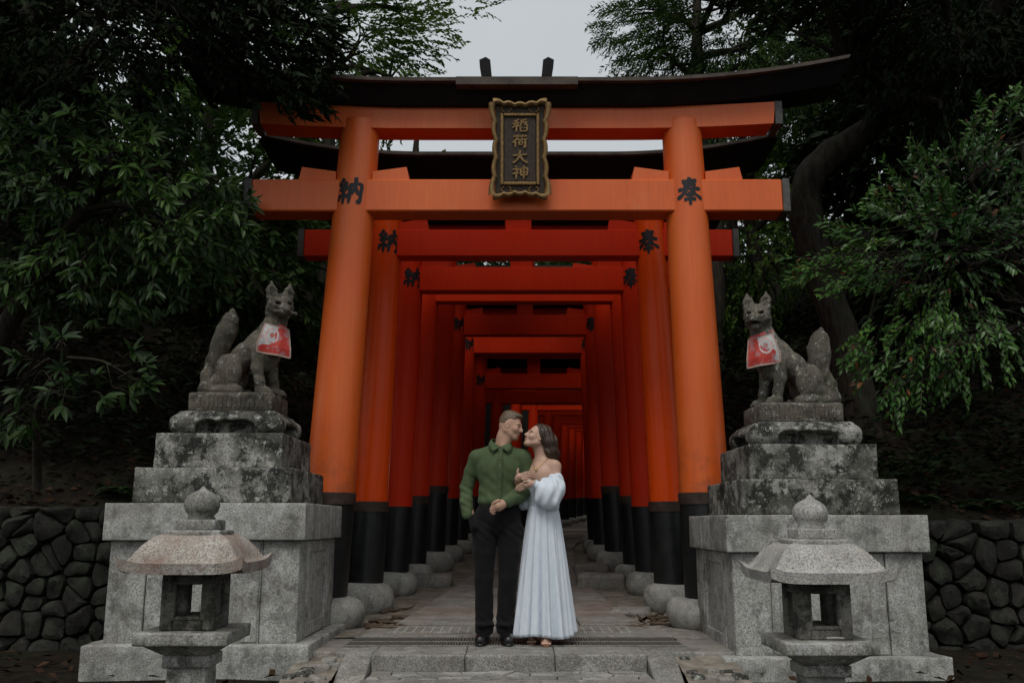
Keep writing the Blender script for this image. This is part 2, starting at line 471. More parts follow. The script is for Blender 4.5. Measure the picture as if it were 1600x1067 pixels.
# ------------------------------------------------------------------ terrain
def gz(y):                                   # height of the path
    if y < 9.6: return 0.0
    if y < 20: return .05 * (y - 9.6)
    return .52 + .035 * (y - 20)
_CX = [(0, .05), (8.6, .05), (10, .07), (11.4, .12), (14, .19), (16, .30), (18.6, .45), (22, 1.25), (25, 2.0), (30, 3.0), (40, 5.0), (60, 9.5)]
def cxy(y):                                  # centre line of the path
    for (a, xa), (b, xb) in zip(_CX, _CX[1:]):
        if y <= b: return xa + (xb - xa) * (y - a) / (b - a)
    return _CX[-1][1]
def sstep(a, b, x):
    t = min(1, max(0, (x - a) / (b - a))); return t * t * (3 - 2 * t)
def hill(x, y):
    d = abs(x - cxy(y)); s = sstep(2.05, 3.0, d)
    top = (1.0 if x < 0 else .9) + .42 * min(max(y - 8.4, 0), 14) + .42 * min(max(d - 3.0, 0), 16) * sstep(8.4, 13.5, y)
    n = mnoise.noise(Vector((x * .7, y * .7, 0))) * .22 + mnoise.noise(Vector((x * 2.3, y * 2.3, 3))) * .06
    return gz(y) - .03 + s * (top - gz(y) + n * s)
def sheet(x0, x1, y0, y1, nx, ny, fn, skirt=None):
    v = []; f = []
    for j in range(ny + 1):
        for i in range(nx + 1):
            x = x0 + (x1 - x0) * i / nx; y = y0 + (y1 - y0) * (j / ny if not skirt else (j / ny) ** 1.5); v.append((x, y, fn(x, y)))
    if skirt:
        for i in range(nx + 1): v[i] = (v[i][0], y0 - .004, skirt)
    for j in range(ny):
        for i in range(nx):
            a = j * (nx + 1) + i; f.append((a, a + 1, a + nx + 2, a + nx + 1))
    return pm(v, f)
hs = struct('hillside', sheet(-30, 32, 8.40, 62, 180, 190, hill, -.3), M['soil'], smooth=True)
fg = struct('forecourt_ground', sheet(-40, 40, -60, 8.42, 80, 140, lambda x, y: -.16 - (.12 if y < 6.5 else 0) + mnoise.noise(Vector((x * 1.1, y * 1.1, 7))) * .03), M['soil'], smooth=True)
struct('outer_ground', pm([(-400, -400, -.6), (400, -400, -.6), (400, 400, -.6), (-400, 400, -.6)], [(0, 1, 2, 3)]), M['soil'])

# packed soil strip beside the path, under the gate feet
def soil_strip(x, y):
    return gz(y) - .012 + mnoise.noise(Vector((x * 3, y * 3, 1))) * .022
v = []; f = []
NY = 90
for j in range(NY + 1):
    y = 7.78 + (46 - 7.78) * (j / NY) ** 1.6
    for i in range(15):
        x = cxy(y) + (i / 14 - .5) * 4.3
        v.append((x, y, soil_strip(x, y)))
for j in range(NY):
    for i in range(14):
        a = j * 15 + i; f.append((a, a + 1, a + 16, a + 15))
struct('tunnel_earth', pm(v, f), M['path_soil'], smooth=True)

# path of stone slabs
path = bpy.data.objects.new('stone_path', None); COL.objects.link(path); path['kind'] = 'structure'
rnd = random.Random(5)
y = 8.52
row = 0
def halfw(y): return 1.08 - .34 * sstep(8.5, 13.5, y)
while y < 40:
    L = rnd.uniform(.55, .8) if y < 16 else 1.5
    cuts = sorted([-1, 1] + [rnd.uniform(-.5, -.05), rnd.uniform(.15, .6)]) if y < 16 else [-1, 1]
    for a, b in zip(cuts, cuts[1:]):
        g = .006
        vs = []
        for (yy, s0, s1) in ((y + g, a, b), (y + L - g, a, b)):
            c, hw = cxy(yy), halfw(yy)
            vs.append([(c + s0 * hw + g, yy), (c + s1 * hw - g, yy)])
        (p0, p1), (p3, p2) = vs
        dz = rnd.uniform(-.004, .006)
        top = [(*p, gz(p[1]) + .022 + dz) for p in (p0, p1, p2, p3)]
        bot = [(*p, gz(p[1]) - .04) for p in (p0, p1, p2, p3)]
        me = pm(bot + top, [(4, 5, 6, 7), (0, 1, 5, 4), (1, 2, 6, 5), (2, 3, 7, 6), (3, 0, 4, 7)])
        bm = bmesh.new(); bm.from_mesh(me); bmesh.ops.bevel(bm, geom=[e for e in bm.edges if all(v_.co.z > gz(v_.co.y) for v_ in e.verts)], offset=.006, segments=1, affect='EDGES'); bm.to_mesh(me); bm.free()
        part('paving_slab', me, M['paver_red'] if rnd.random() < .3 else M['paver'], path)
    y += L; row += 1
# apron between drain and path: smooth mortar bed with a studded guide slab in each half
part('apron', box(-1.22, 1.30, 7.79, 8.52, -.08, .012, .006), M['paver'], path)
for x0, x1 in ((-1.02, -.08), (.18, 1.06)):
    sl_ = part('guide_slab', box(x0, x1, 7.93, 8.36, 0, .019, .003), M['step'], path)
    vs = []; fs = []
    ncol, nrow = int((x1 - x0) / .075), 11
    for i in range(ncol):
        for j in range(nrow):
            if j % 4 == 3: continue
            cx_, cy_ = x0 + .05 + i * .075, 7.955 + j * .036
            o = len(vs); w, d, z = .009, .011, .022
            vs += [(cx_ - w, cy_ - d, .0191), (cx_ + w, cy_ - d, .0191), (cx_ + w, cy_ + d, .0191), (cx_ - w, cy_ + d, .0191), (cx_ - w * .6, cy_ - d * .6, z), (cx_ + w * .6, cy_ - d * .6, z), (cx_ + w * .6, cy_ + d * .6, z), (cx_ - w * .6, cy_ + d * .6, z)]
            fs += [tuple(o + q for q in t) for t in ((4, 5, 6, 7), (0, 1, 5, 4), (1, 2, 6, 5), (2, 3, 7, 6), (3, 0, 4, 7))]
    s_ = part('guide_studs', pm(vs, fs), M['stud'], sl_); s_['kind'] = 'stuff'

# drain with steel grating
dr = thing('drain_grate', 'long steel drain grating across the top of the steps under the couple', 'grate', (.02, 7.5, -.02))
part('channel', box(-1.27, 1.31, 7.25, 7.785, -.09, -.045, 0), M['void'], dr)
for (a, b) in ((7.255, 7.275), (7.50, 7.515), (7.762, 7.782)):
    part('frame_bar', box(-1.26, 1.30, a, b, -.05, .004, .002), M['grate'], dr)
for x0, x1 in ((-1.26, -.4), (-.395, .46), (.465, 1.30)):
    vs = []; fs = []
    x = x0 + .01
    while x < x1 - .008:
        for ya, yb in ((7.277, 7.498), (7.517, 7.76)):
            o = len(vs); w = .006
            vs += [(x - w, ya, -.03), (x + w, ya, -.03), (x + w, yb, -.03), (x - w, yb, -.03), (x - w, ya, .001), (x + w, ya, .001), (x + w, yb, .001), (x - w, yb, .001)]
            fs += [tuple(o + q for q in t) for t in ((4, 5, 6, 7), (0, 1, 5, 4), (1, 2, 6, 5), (2, 3, 7, 6), (3, 0, 4, 7))]
        x += .021
    s_ = part('grate_bars', pm(vs, fs), M['grate'], dr); s_['kind'] = 'stuff'

# steps
st = bpy.data.objects.new('steps', None); COL.objects.link(st); st['kind'] = 'structure'
for x0, x1 in ((-.985, -.33), (-.326, .30), (.304, .945)):
    part('step_block', worn_box(x0, x1, 6.79, 7.246, -.20, -.001, .012, .004, 5), M['step'], st, True)
part('landing_end', worn_box(-1.27, -.99, 6.95, 7.246, -.2, -.004, .012, .004, 4), M['step'], st, True)
part('landing_end', worn_box(.95, 1.31, 6.95, 7.246, -.2, -.004, .012, .004, 4), M['step'], st, True)
for s_, x0, x1 in ((-1, -1.19, -.99), (1, .95, 1.15)):            # sloping side kerbs
    rs = []
    for yy, zz in ((6.96, .004), (6.72, -.05), (5.9, -.36), (5.6, -.5)):
        rs.append([(x0, yy, zz - .3), (x1, yy, zz - .3), (x1, yy, zz), (x0, yy, zz)])
    me = rings(rs); bm = bmesh.new(); bm.from_mesh(me)
    bmesh.ops.recalc_face_normals(bm, faces=bm.faces[:]); bmesh.ops.bevel(bm, geom=list(bm.edges), offset=.008, segments=1, affect='EDGES'); bm.to_mesh(me); bm.free()
    part('side_kerb', me, M['step'], st)
for x0, x1 in ((-1.56, -1.275), (1.315, 1.66)):                     # rough paving between landing and pedestal feet
    part('edge_paving', worn_box(x0, x1, 7.0, 7.80, -.2, -.012, .012, .006, 4), M['paver'], st, True)
    part('edge_paving', worn_box(x0, x1, 7.806, 8.55, -.2, -.006, .012, .006, 4), M['paver'], st, True)
part('tread_bed', box(-.985, .945, 6.36, 6.80, -.26, -.128, 0), M['mortar'], st)
part('tread_edge', worn_box(-.985, .945, 6.22, 6.44, -.30, -.108, .012, .004, 5), M['step'], st, True)

def clip_poly(poly, a, b, c):
    out = []
    for i in range(len(poly)):
        p, q = poly[i], poly[(i + 1) % len(poly)]
        dp, dq = a * p[0] + b * p[1] - c, a * q[0] + b * q[1] - c
        if dp <= 0: out.append(p)
        if (dp < 0) != (dq < 0) and dp != dq:
            t = dp / (dp - dq); out.append((p[0] + (q[0] - p[0]) * t, p[1] + (q[1] - p[1]) * t))
    return out
def cells(seeds, bounds):
    x0, x1, y0, y1 = bounds; res = []
    for i, s in enumerate(seeds):
        poly = [(x0, y0), (x1, y0), (x1, y1), (x0, y1)]
        for j, t in enumerate(seeds):
            if i == j or abs(s[0] - t[0]) + abs(s[1] - t[1]) > 2.2: continue
            a, b = t[0] - s[0], t[1] - s[1]
            poly = clip_poly(poly, a, b, (t[0] ** 2 + t[1] ** 2 - s[0] ** 2 - s[1] ** 2) / 2)
            if len(poly) < 3: break
        if len(poly) >= 3: res.append((s, poly))
    return res
def jseeds(x0, x1, y0, y1, d, dy, j, r):
    out = []; row = 0; y = y0 + dy / 2
    while y < y1:
        x = x0 + d * (.5 if row % 2 else .1)
        while x < x1:
            out.append((x + r.uniform(-j, j) * d, y + r.uniform(-j, j) * dy)); x += d
        y += dy; row += 1
    return out
rr = random.Random(9)
for s, poly in cells(jseeds(-.98, .94, 6.45, 6.79, .19, .12, .38, rr), (-.975, .935, 6.445, 6.787)):   # crazy paving of the lower tread
    cx_ = sum(p[0] for p in poly) / len(poly); cy_ = sum(p[1] for p in poly) / len(poly)
    k = .93; dz = rr.uniform(-.004, .005)
    lo = [(cx_ + (p[0] - cx_) * .96, cy_ + (p[1] - cy_) * .96, -.14) for p in poly]
    hi = [(cx_ + (p[0] - cx_) * k, cy_ + (p[1] - cy_) * k, -.112 + dz) for p in poly]
    n = len(poly)
    part('paving_stone', pm(lo + hi, [tuple(range(n, 2 * n))] + [(i, (i + 1) % n, n + (i + 1) % n, n + i) for i in range(n)]), rr.choice([M['step'], M['granite_clean'], M['paver'], M['granite']]), st)

# retaining walls of rounded field stones
def stone_wall(label, x0, x1, yw, z0, z1, seed):
    r = random.Random(seed)
    w = thing('retaining_wall', label, 'stone wall', ((x0 + x1) / 2, yw, z0))
    part('backing', box(x0, x1, yw + .10, yw + .34, z0, z1 - .04, 0), M['mortar'], w)
    sd = [q for q in jseeds(x0, x1, z0, z1, .20, .165, .46, r) if r.random() > .14]
    for s, poly in cells(sd, (x0, x1, z0, z1)):
        n = len(poly)
        c = Vector((sum(p[0] for p in poly) / n, sum(p[1] for p in poly) / n))
        pts = []
        for i in range(n):
            p, q = Vector(poly[i]), Vector(poly[(i + 1) % n])
            if (p - q).length > .14: pts += [p.lerp(q, .12), p.lerp(q, .5) + Vector((r.uniform(-.014, .014), r.uniform(-.014, .014))), p.lerp(q, .88)]
            else: pts += [p.lerp(q, .25), p.lerp(q, .75)]
        m = len(pts); bul = r.uniform(.02, .075); ring = []
        tx, tz = r.uniform(-.22, .22), r.uniform(-.25, .18)
        for k, dep in ((.99, .12), (.955, .03), (.86, -bul * .62), (.45, -bul)):
            q_ = []
            for p in pts:
                x_, z_ = c.x + (p.x - c.x) * k, c.y + (p.y - c.y) * k
                d_ = mnoise.noise(Vector((x_ * 9, z_ * 9, seed))) * .028 + mnoise.noise(Vector((x_ * 23, z_ * 23, seed))) * .012
                q_.append((x_, yw + dep + (p.x - c.x) * tx + (p.y - c.y) * tz + (d_ if dep < .1 else 0), z_))
            ring.append(q_)
        V = [p for q in ring for p in q] + [(c.x, yw - bul * 1.02 + r.uniform(-.01, .01), c.y)]; F = []
        for i in range(3):
            for j in range(m):
                a, b = i * m + j, i * m + (j + 1) % m; F.append((a, b, b + m, a + m))
        for j in range(m): F.append((3 * m + j, 3 * m + (j + 1) % m, 4 * m))
        me = pm(V, F); me.shade_smooth(); me.set_sharp_from_angle(angle=math.radians(38))
        part('stone', me, M['rock'], w)
    return w
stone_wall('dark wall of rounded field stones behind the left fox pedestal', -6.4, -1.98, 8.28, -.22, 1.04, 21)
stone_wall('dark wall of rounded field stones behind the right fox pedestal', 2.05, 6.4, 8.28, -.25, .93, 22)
rq = random.Random(55)
for side, x0, x1 in ((-1, -1.50, -1.22), (1, 1.19, 1.56)):              # earth and rubble beside the kerbs
    ke = struct('kerb_earth', sheet(x0 - .03, x1 + .02, 6.1, 7.0, 8, 12, lambda x, y: -.17 + (y - 6.1) * .15 + mnoise.noise(Vector((x * 9, y * 9, 2))) * .02), M['path_soil'], smooth=True)
    for k in range(11):
        x, y = rq.uniform(x0, x1), rq.uniform(6.35, 6.95); a = rq.uniform(.025, .06); zz = -.17 + (y - 6.1) * .15
        part('rubble_stone', worn_box(x - a, x + a, y - a * .8, y + a * .8, zz - .04, zz + a * .6, a * .35, a * .3, 2), M['paver'] if k % 2 else M['granite_dark'], ke, True)
# loose flat stones and roots beside the gate feet
for k, (x, y, a, b, h, lab) in enumerate(((-1.02, 12.2, .26, .20, .13, 'flat squarish rock by the path edge left of the man'), (1.10, 12.0, .30, .25, .16, 'mossy flat rock on the right path edge between gate feet'),
                              (1.12, 13.6, .24, .2, .12, 'low dark rock behind the mossy flat rock on the right path edge'), (1.2, 9.75, .2, .16, .05, 'thin slab half sunk beside the right gate feet'))):
    me = worn_box(x - a, x + a, y - b, y + b, gz(y) - .05, gz(y) + h, .04, .03, 3)
    whole('path_rock', me, M['paver'], lab, 'rock', (x, y, gz(y)), 'rocks along the path', True)
for side, x0, y0 in ((-1, -1.22, 8.25), (1, 1.22, 8.35)):
    lst = []
    r = random.Random(3 + side)
    for i in range(9):
        p = Vector((x0 + side * r.uniform(-.1, .12), y0 + r.uniform(-.2, 1.6), 0)); a = r.uniform(0, 2 * PI); pts = []
        for j in range(7):
            pts.append((p.x, p.y, gz(p.y) + .005 + r.uniform(-.01, .015))); a += r.uniform(-.5, .5); p = p + Vector((math.cos(a), math.sin(a), 0)) * .09
        lst.append((pts, [.018, .017, .015, .013, .011, .008, .004]))
    o = whole('tree_roots', tubes(lst, 6), M['root'], 'tangle of brown surface roots beside the %s front gate foot' % ('left' if side < 0 else 'right'), 'roots', (x0, y0, 0), smooth=True)
# ------------------------------------------------------------------ brush characters
KAN = {
 'osame': [[(.27, .97), (.19, .86), (.09, .77), (.22, .70)], [(.40, .84), (.28, .68), (.12, .55), (.26, .55), (.40, .60)], [(.34, .70), (.43, .54)],
           [(.26, .56), (.27, .30), (.26, .04)], [(.13, .40), (.09, .28), (.03, .17)], [(.37, .40), (.44, .24)],
           [(.53, .74), (.53, .40), (.49, .04)], [(.51, .70), (.72, .74), (.95, .74), (.94, .40), (.91, .10), (.80, .17)],
           [(.73, 1.0), (.73, .74), (.68, .54), (.56, .36)], [(.73, .60), (.80, .48), (.87, .36)]],
 'hou': [[(.22, .84), (.50, .87), (.80, .89)], [(.27, .70), (.50, .73), (.76, .75)], [(.06, .54), (.50, .59), (.95, .61)],
         [(.52, 1.0), (.46, .72), (.30, .44), (.02, .22)], [(.55, .60), (.72, .40), (1.0, .24)], [(.34, .36), (.50, .38), (.68, .39)], [(.27, .19), (.50, .21), (.74, .22)], [(.51, .48), (.51, .25), (.50, -.02)]],
 'ina': [[(.44, .97), (.30, .88), (.12, .82)], [(.04, .64), (.25, .67), (.47, .71)], [(.28, .86), (.28, .45), (.27, .02)], [(.27, .64), (.17, .47), (.02, .33)], [(.30, .58), (.45, .42)],
         [(.92, .98), (.74, .91), (.54, .86)], [(.56, .79), (.62, .66)], [(.73, .82), (.75, .68)], [(.93, .82), (.84, .67)],
         [(.62, .60), (.53, .54), (.54, .05)], [(.54, .33), (.68, .35)], [(.75, .57), (.94, .58), (.93, .05)], [(.78, .33), (.93, .34)], [(.53, .08), (.93, .09)]],
 'ri': [[(.08, .85), (.50, .88), (.94, .89)], [(.34, .99), (.36, .74)], [(.67, .99), (.62, .74)], [(.32, .72), (.20, .55), (.04, .38)], [(.21, .55), (.21, .02)], [(.33, .61), (.65, .64), (.97, .65)],
        [(.44, .48), (.45, .20)], [(.44, .47), (.65, .47), (.63, .21)], [(.45, .24), (.63, .25)], [(.83, .63), (.83, .05), (.70, .12)]],
 'oo': [[(.06, .60), (.50, .64), (.95, .67)], [(.51, .99), (.47, .62), (.32, .28), (.04, .03)], [(.52, .58), (.70, .25), (.99, .04)]],
 'kami': [[(.20, .98), (.31, .87)], [(.05, .72), (.40, .75), (.24, .52), (.04, .36)], [(.27, .54), (.27, .0)], [(.30, .53), (.44, .40)],
          [(.55, .80), (.55, .26)], [(.54, .79), (.95, .81), (.93, .27)], [(.55, .54), (.93, .55)], [(.55, .30), (.93, .31)], [(.74, 1.0), (.74, .0)]],
}
def strokes(ch, w):
    """brush strokes as strips: list of ([left pts], [right pts]) in the unit square"""
    out = []
    for st_ in KAN[ch]:
        P = [Vector((p[0], p[1], 0)) for p in st_]
        P = smoothpath(P, 4) if len(P) > 2 else [P[0].lerp(P[1], t / 4) for t in range(5)]
        n = len(P); L, R_ = [], []
        for i, p in enumerate(P):
            d = (P[min(i + 1, n - 1)] - P[max(i - 1, 0)]).normalized(); q = Vector((-d.y, d.x, 0)); t = i / (n - 1)
            ww = w * (1.15 - .45 * math.sin(PI * min(1, t * 1.05)) if abs(d.x) > abs(d.y) else 1.0 + .15 * math.cos(PI * t)) * (.55 if i == n - 1 else .8 if i == 0 else 1) * .5
            L.append(p + q * ww); R_.append(p - q * ww)
        out.append((L, R_))
    return out
def char_mesh(ch, w, fn, thick=0.0):
    V, F = [], []
    for L, R_ in strokes(ch, w):
        n = len(L); o = len(V)
        for a, b in zip(L, R_): V += [fn(a.x, a.y, 1), fn((a.x + b.x) / 2, (a.y + b.y) / 2, 1), fn(b.x, b.y, 1)]
        for i in range(n - 1):
            for j in (0, 1): F.append((o + i * 3 + j, o + i * 3 + j + 1, o + i * 3 + j + 4, o + i * 3 + j + 3))
        if thick:
            o2 = len(V)
            for a, b in zip(L, R_): V += [fn(a.x, a.y, 0), fn(b.x, b.y, 0)]
            for i in range(n - 1):
                F.append((o + i * 3, o + i * 3 + 3, o2 + i * 2 + 2, o2 + i * 2)); F.append((o + i * 3 + 2, o2 + i * 2 + 1, o2 + i * 2 + 3, o + i * 3 + 5))
            F.append((o, o2, o2 + 1, o + 2)); e = o + (n - 1) * 3; e2 = o2 + (n - 1) * 2; F.append((e, e + 2, e2 + 1, e2))
    return pm(V, F)

# ------------------------------------------------------------------ gates
def sweep_beam(xs, sec, cx, y, rise, flare):
    """cross-section sec [(dy, z)] swept along x; rise(x) lifts, ends lean outward with height by flare"""
    rs = []; zmin = min(p[1] for p in sec); n = len(xs)
    for i, x in enumerate(xs):
        t = abs(x) / max(abs(xs[0]), 1e-6); sg = 1 if x > 0 else -1
        rs.append([(cx + x + sg * flare * (p[1] - zmin) * t ** 3, y + p[0], p[1] + rise(x)) for p in sec])
    me = rings(rs); bm = bmesh.new(); bm.from_mesh(me); bmesh.ops.recalc_face_normals(bm, faces=bm.faces[:]); bm.to_mesh(me); bm.free(); return me
def torii(label, Y, cx, half, r, n0, n1, g, btop, bbot, lean=.037, skew=0.0, mat='red', bmat='red', roof_over=1.3, nuki_over=.85, chars=True, first=False, seg=26, gap=.52, stone=True, collar=True, rise_a=.05):
    t = thing('torii_gate', label, 'torii gate', (cx, Y, g), 'red torii gates of the tunnel')
    sh0 = n1 + gap; sh1 = sh0 + (n1 - n0) * .70; ptop = sh0 + (.11 if first else .03)
    for sd in (-1, 1):
        x0 = cx + sd * half
        def ax(z): return x0 + (-sd * lean + skew) * (z - 1.15)
        def rad(z): return r * (1.02 - .16 * (z - 1.15) / 3.6)
        zs = [btop - .05, 2, 3, 4, ptop - .04, ptop - .012, ptop]
        zs = [z for z in zs if z <= ptop]
        rs = []
        for i, z in enumerate(zs):
            rr_ = rad(z) * (.93 if z == ptop else 1)
            rs.append([(ax(z) + math.cos(2 * PI * k / seg) * rr_, Y + math.sin(2 * PI * k / seg) * rr_, z) for k in range(seg)])
        p = part('pillar', rings(rs), M[mat], t, True)
        p.data.set_sharp_from_angle(angle=math.radians(40))
        # black lower sleeve
        rs = []
        for z, k_ in ((bbot - .02, 1.05), (btop - .11, 1.04), (btop - .10, 1.04)):
            rs.append([(ax(z) + math.cos(2 * PI * k / seg) * r * k_, Y + math.sin(2 * PI * k / seg) * r * k_, z) for k in range(seg)])
        sleeve = part('black_sleeve', rings(rs), M['black_paint'], p, True); sleeve.data.set_sharp_from_angle(angle=math.radians(40))
        rs = []
        for z, k_ in ((btop - .104, 1.09), (btop - .004, 1.09), (btop, 1.06)):
            rs.append([(ax(z) + math.cos(2 * PI * k / seg) * r * k_, Y + math.sin(2 * PI * k / seg) * r * k_, z) for k in range(seg)])
        c_ = part('collar', rings(rs), M['collar' if collar else 'black_paint'], p, True); c_.data.set_sharp_from_angle(angle=math.radians(40))
        if stone:
            hgt = bbot - g + .03; R_ = r * (1.85 if first else 1.7)
            prof = [(R_ * .82, -.05), (R_ * .95, hgt * .12), (R_, hgt * .42), (R_ * .95, hgt * .72), (R_ * .83, hgt * .92), (R_ * .62, hgt * 1.0)]
            me = lathe(prof, (ax(bbot), Y, g), 24)
            for v_ in me.vertices: v_.co += mnoise.noise_vector(v_.co * 3.1) * .022
            part('base_stone', me, M['basestone'], t, True)
        if chars:
            ch = 'osame' if sd < 0 else 'hou'
            H_ = .29 * min(1, r / .2) if not first else .275; zc = (n0 + n1) / 2 + (.02 if first else .0)
            off = (-.02 if sd < 0 else .0) if first else (-.05 * sd)
            def fn(u, v_, top):
                z = zc + (v_ - .5) * H_; s_ = (u - .5) * H_ * .92 + off; R_ = rad(z) + .004; a = s_ / R_
                return (ax(z) + math.sin(a) * R_, Y - math.cos(a) * R_, z)
            part('painted_character', char_mesh(ch, .145, fn), M['ink'], p)
        # wedges that lock the tie beam
        for q in (-1, 1):
            xi = ax(n1) + q * (rad(n1) * .9); xo = xi + q * .34 * (r / .2) ** .5; h0 = n1 - .015; hin, hout = .085, .13
            d0 = .125 if first else r * .5
            if xi > xo: xi, xo, hin2, hout2 = xo, xi, hout, hin
            else: hin2, hout2 = hin, hout
            ins = .03
            a_, b_ = (xi + (ins if q < 0 else 0), xo - (ins if q > 0 else 0))
            vs = [(xi, Y - d0, h0), (xo, Y - d0, h0), (xo, Y + d0, h0), (xi, Y + d0, h0), (a_, Y - d0, n1 + hin2), (b_, Y - d0, n1 + hout2), (b_, Y + d0, n1 + hout2), (a_, Y + d0, n1 + hin2)]
            me = pm(vs, [(0, 3, 2, 1), (4, 5, 6, 7), (0, 1, 5, 4), (1, 2, 6, 5), (2, 3, 7, 6), (3, 0, 4, 7)])
            part('wedge', me, M[bmat], t)
    # tie beam
    hd = .145 if first else r * .56
    xa, xb = cx - half - nuki_over, cx + half + nuki_over
    me = box(xa, xb, Y - hd, Y + hd, n0, n1, .012); nk = part('tie_beam', me, M[bmat], t)
    for xx, sg in ((xa, -1), (xb, 1)):
        part('end_cap', box(min(xx, xx + sg * .07), max(xx, xx + sg * .07), Y - hd - .006, Y + hd + .006, n0 - .006, n1 + .006, .006), M['endcap'], nk)
    # centre strut
    part('centre_strut', box(cx - r * .78, cx + r * .78, Y - hd * .7, Y + hd * .7, n1 - .01, sh0 + .01, .006), M[bmat], t)
    # upper beam
    hd2 = hd * 1.02; xo = half + nuki_over - .05
    def rise(x): return rise_a * max(0, abs(x) - 1.0) ** 2
    def rise2(x): return rise(x) * .45
    xs = np.linspace(-xo, xo, 17)
    ub = part('upper_beam', sweep_beam(xs, [(-hd2, sh0), (hd2, sh0), (hd2, sh1), (-hd2, sh1)], cx, Y, rise2, .12), M[bmat], t)
    for sg in (-1, 1):
        me = sweep_beam([sg * (xo - .0), sg * (xo + .07)], [(-hd2 - .006, sh0 - .006), (hd2 + .006, sh0 - .006), (hd2 + .006, sh1 + .004), (-hd2 - .006, sh1 + .004)], cx + sg * .02, Y, lambda x: rise2(xo), 0)
        part('end_cap', me, M['endcap'], ub)
    # black lintel and its board roof
    xl = half + roof_over; xs = np.linspace(-xl, xl, 33); k0 = sh1 - .012; kh = .155
    rd = .41 if first else .50
    secb = [(-hd2 - .05, k0), (hd2 + .05, k0), (rd - .06, k0 + kh), (.06 - rd, k0 + kh)]
    kb = part('lintel', sweep_beam(xs, secb, cx, Y, rise, .5), M['roof_black'], t)
    z = k0 + kh + .002
    secr = [(-rd, z - .004), (rd, z - .004), (rd, z + .032), (0, z + .10), (-rd, z + .032)]
    part('roof_board', sweep_beam(np.linspace(-xl - .04, xl + .04, 33), secr, cx, Y, rise, .5), M['roof_board'], kb)
    if first:
        part('ridge_cover', sweep_beam(np.linspace(-.58, .58, 3), [(-.418, z - .045), (.418, z - .045), (.418, z + .034), (0, z + .104), (-.418, z + .034)], cx, Y, lambda x: 0, 0), M['roof_board'], kb)
        for sg in (-1, 1):
            xo_ = cx + sg * .285
            vs = []
            for yy in (Y - .40, Y - .25):
                vs += [(xo_ - .05, yy, z + .05), (xo_ + .045, yy, z + .05), (xo_ + .05 + sg * .02, yy, z + .215), (xo_ + sg * .015, yy, z + .245), (xo_ - .055 + sg * .02, yy, z + .215)]
            me = pm(vs, [(4, 3, 2, 1, 0), (5, 6, 7, 8, 9)] + [(i, (i + 1) % 5, 5 + (i + 1) % 5, 5 + i) for i in range(5)])
            part('ridge_ornament', me, M['roof_black'], kb)
    return t, (sh0, sh1, k0, kh)

G = 'the front gate'
torii('large front vermilion torii with gilt name plaque and curved black roof', 8.6, .047, 1.716, .222, 3.82, 4.14, 0, 1.17, .22, .037, .012, 'orange', 'orange', 1.42, .83, True, True, 40)
ORD = ['second', 'third', 'fourth', 'fifth', 'sixth', 'seventh', 'eighth', 'ninth', 'tenth', 'eleventh', 'twelfth', 'thirteenth', 'fourteenth', 'fifteenth', 'sixteenth', 'seventeenth', 'eighteenth', 'nineteenth', 'twentieth', 'twenty-first', 'twenty-second']
#        Y     cx   half   r     n0    n1    btop  bbot  chars collar rise roof
TOR = [(10.0, .07, 1.58, .188, 3.79, 4.10, 1.12, .25, 1, 1, .07),
       (11.4, .12, 1.51, .180, 3.75, 4.06, 1.09, .30, 1, 0, .06),
       (12.7, .17, 1.47, .178, 3.92, 4.22, 1.25, .33, 0, 1, .05),
       (14.0, .19, 1.36, .200, 4.34, 4.72, 1.43, .46, 0, 1, .05),
       (15.5, .22, 1.27, .174, 4.01, 4.36, 1.29, .52, 1, 0, .05),
       (17.0, .29, 1.23, .168, 3.97, 4.28, 1.33, .57, 1, 0, .05),
       (18.6, .44, 1.20, .168, 3.54, 3.84, 1.40, .66, 1, 0, .05)]
yy = 20.0
while yy < 41.5:
    g_ = gz(yy); k_ = (yy * 7.3) % 1
    TOR.append((yy, cxy(yy), 1.15 - .05 * k_, .145, g_ + 2.90 + .15 * k_, g_ + 3.18 + .15 * k_, g_ + .78, g_ + .12, 0, 1, .05))
    yy += 1.62 + .2 * k_
for i, (Y, cx_, hf, r_, n0, n1, bt, bb, ch, co, ra) in enumerate(TOR):
    far = Y > 19
    extra = {0: 'directly behind the front gate', 1: 'with black sleeves lacking brown collars', 3: 'with the tallest posts in the tunnel', 6: 'low over the heads of the couple'}.get(i, 'inside the tunnel' if not far else 'deep in the curving tunnel')
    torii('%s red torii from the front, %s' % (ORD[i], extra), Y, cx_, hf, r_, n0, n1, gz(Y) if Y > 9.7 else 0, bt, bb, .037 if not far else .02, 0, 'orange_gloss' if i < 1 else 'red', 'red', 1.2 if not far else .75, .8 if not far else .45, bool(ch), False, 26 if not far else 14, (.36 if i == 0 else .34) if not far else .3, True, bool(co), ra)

# ------------------------------------------------------------------ name plaque
pl = thing('name_plaque', 'dark wooden plaque in scalloped gilt frame with four gold characters', 'plaque', (.075, 8.36, 3.90))
PX, PYZ, PHW, PHH = .075, (8.30, 4.37), .30, .475
tilt = math.radians(8)
def plq(u, v_, d):       # u,v metres on the face, d forward
    y = -d; z = v_
    return (PX + u, PYZ[0] - z * math.sin(tilt) * .9 + y * math.cos(tilt) , PYZ[1] + z * math.cos(tilt) - d * math.sin(tilt))
def plbox(u0, u1, v0, v1, d0, d1, bev=.004):
    me = box(u0, u1, -d1, -d0, v0, v1, bev)
    for v_ in me.vertices: v_.co = Vector(plq(v_.co.x, v_.co.z, -v_.co.y))
    return me
part('back_board', plbox(-.232, .232, -.425, .425, -.01, .022), M['plaque_board'], pl)
part('name_panel', plbox(-.150, .150, -.31, .31, .0, .030), M['plaque_board'], pl)
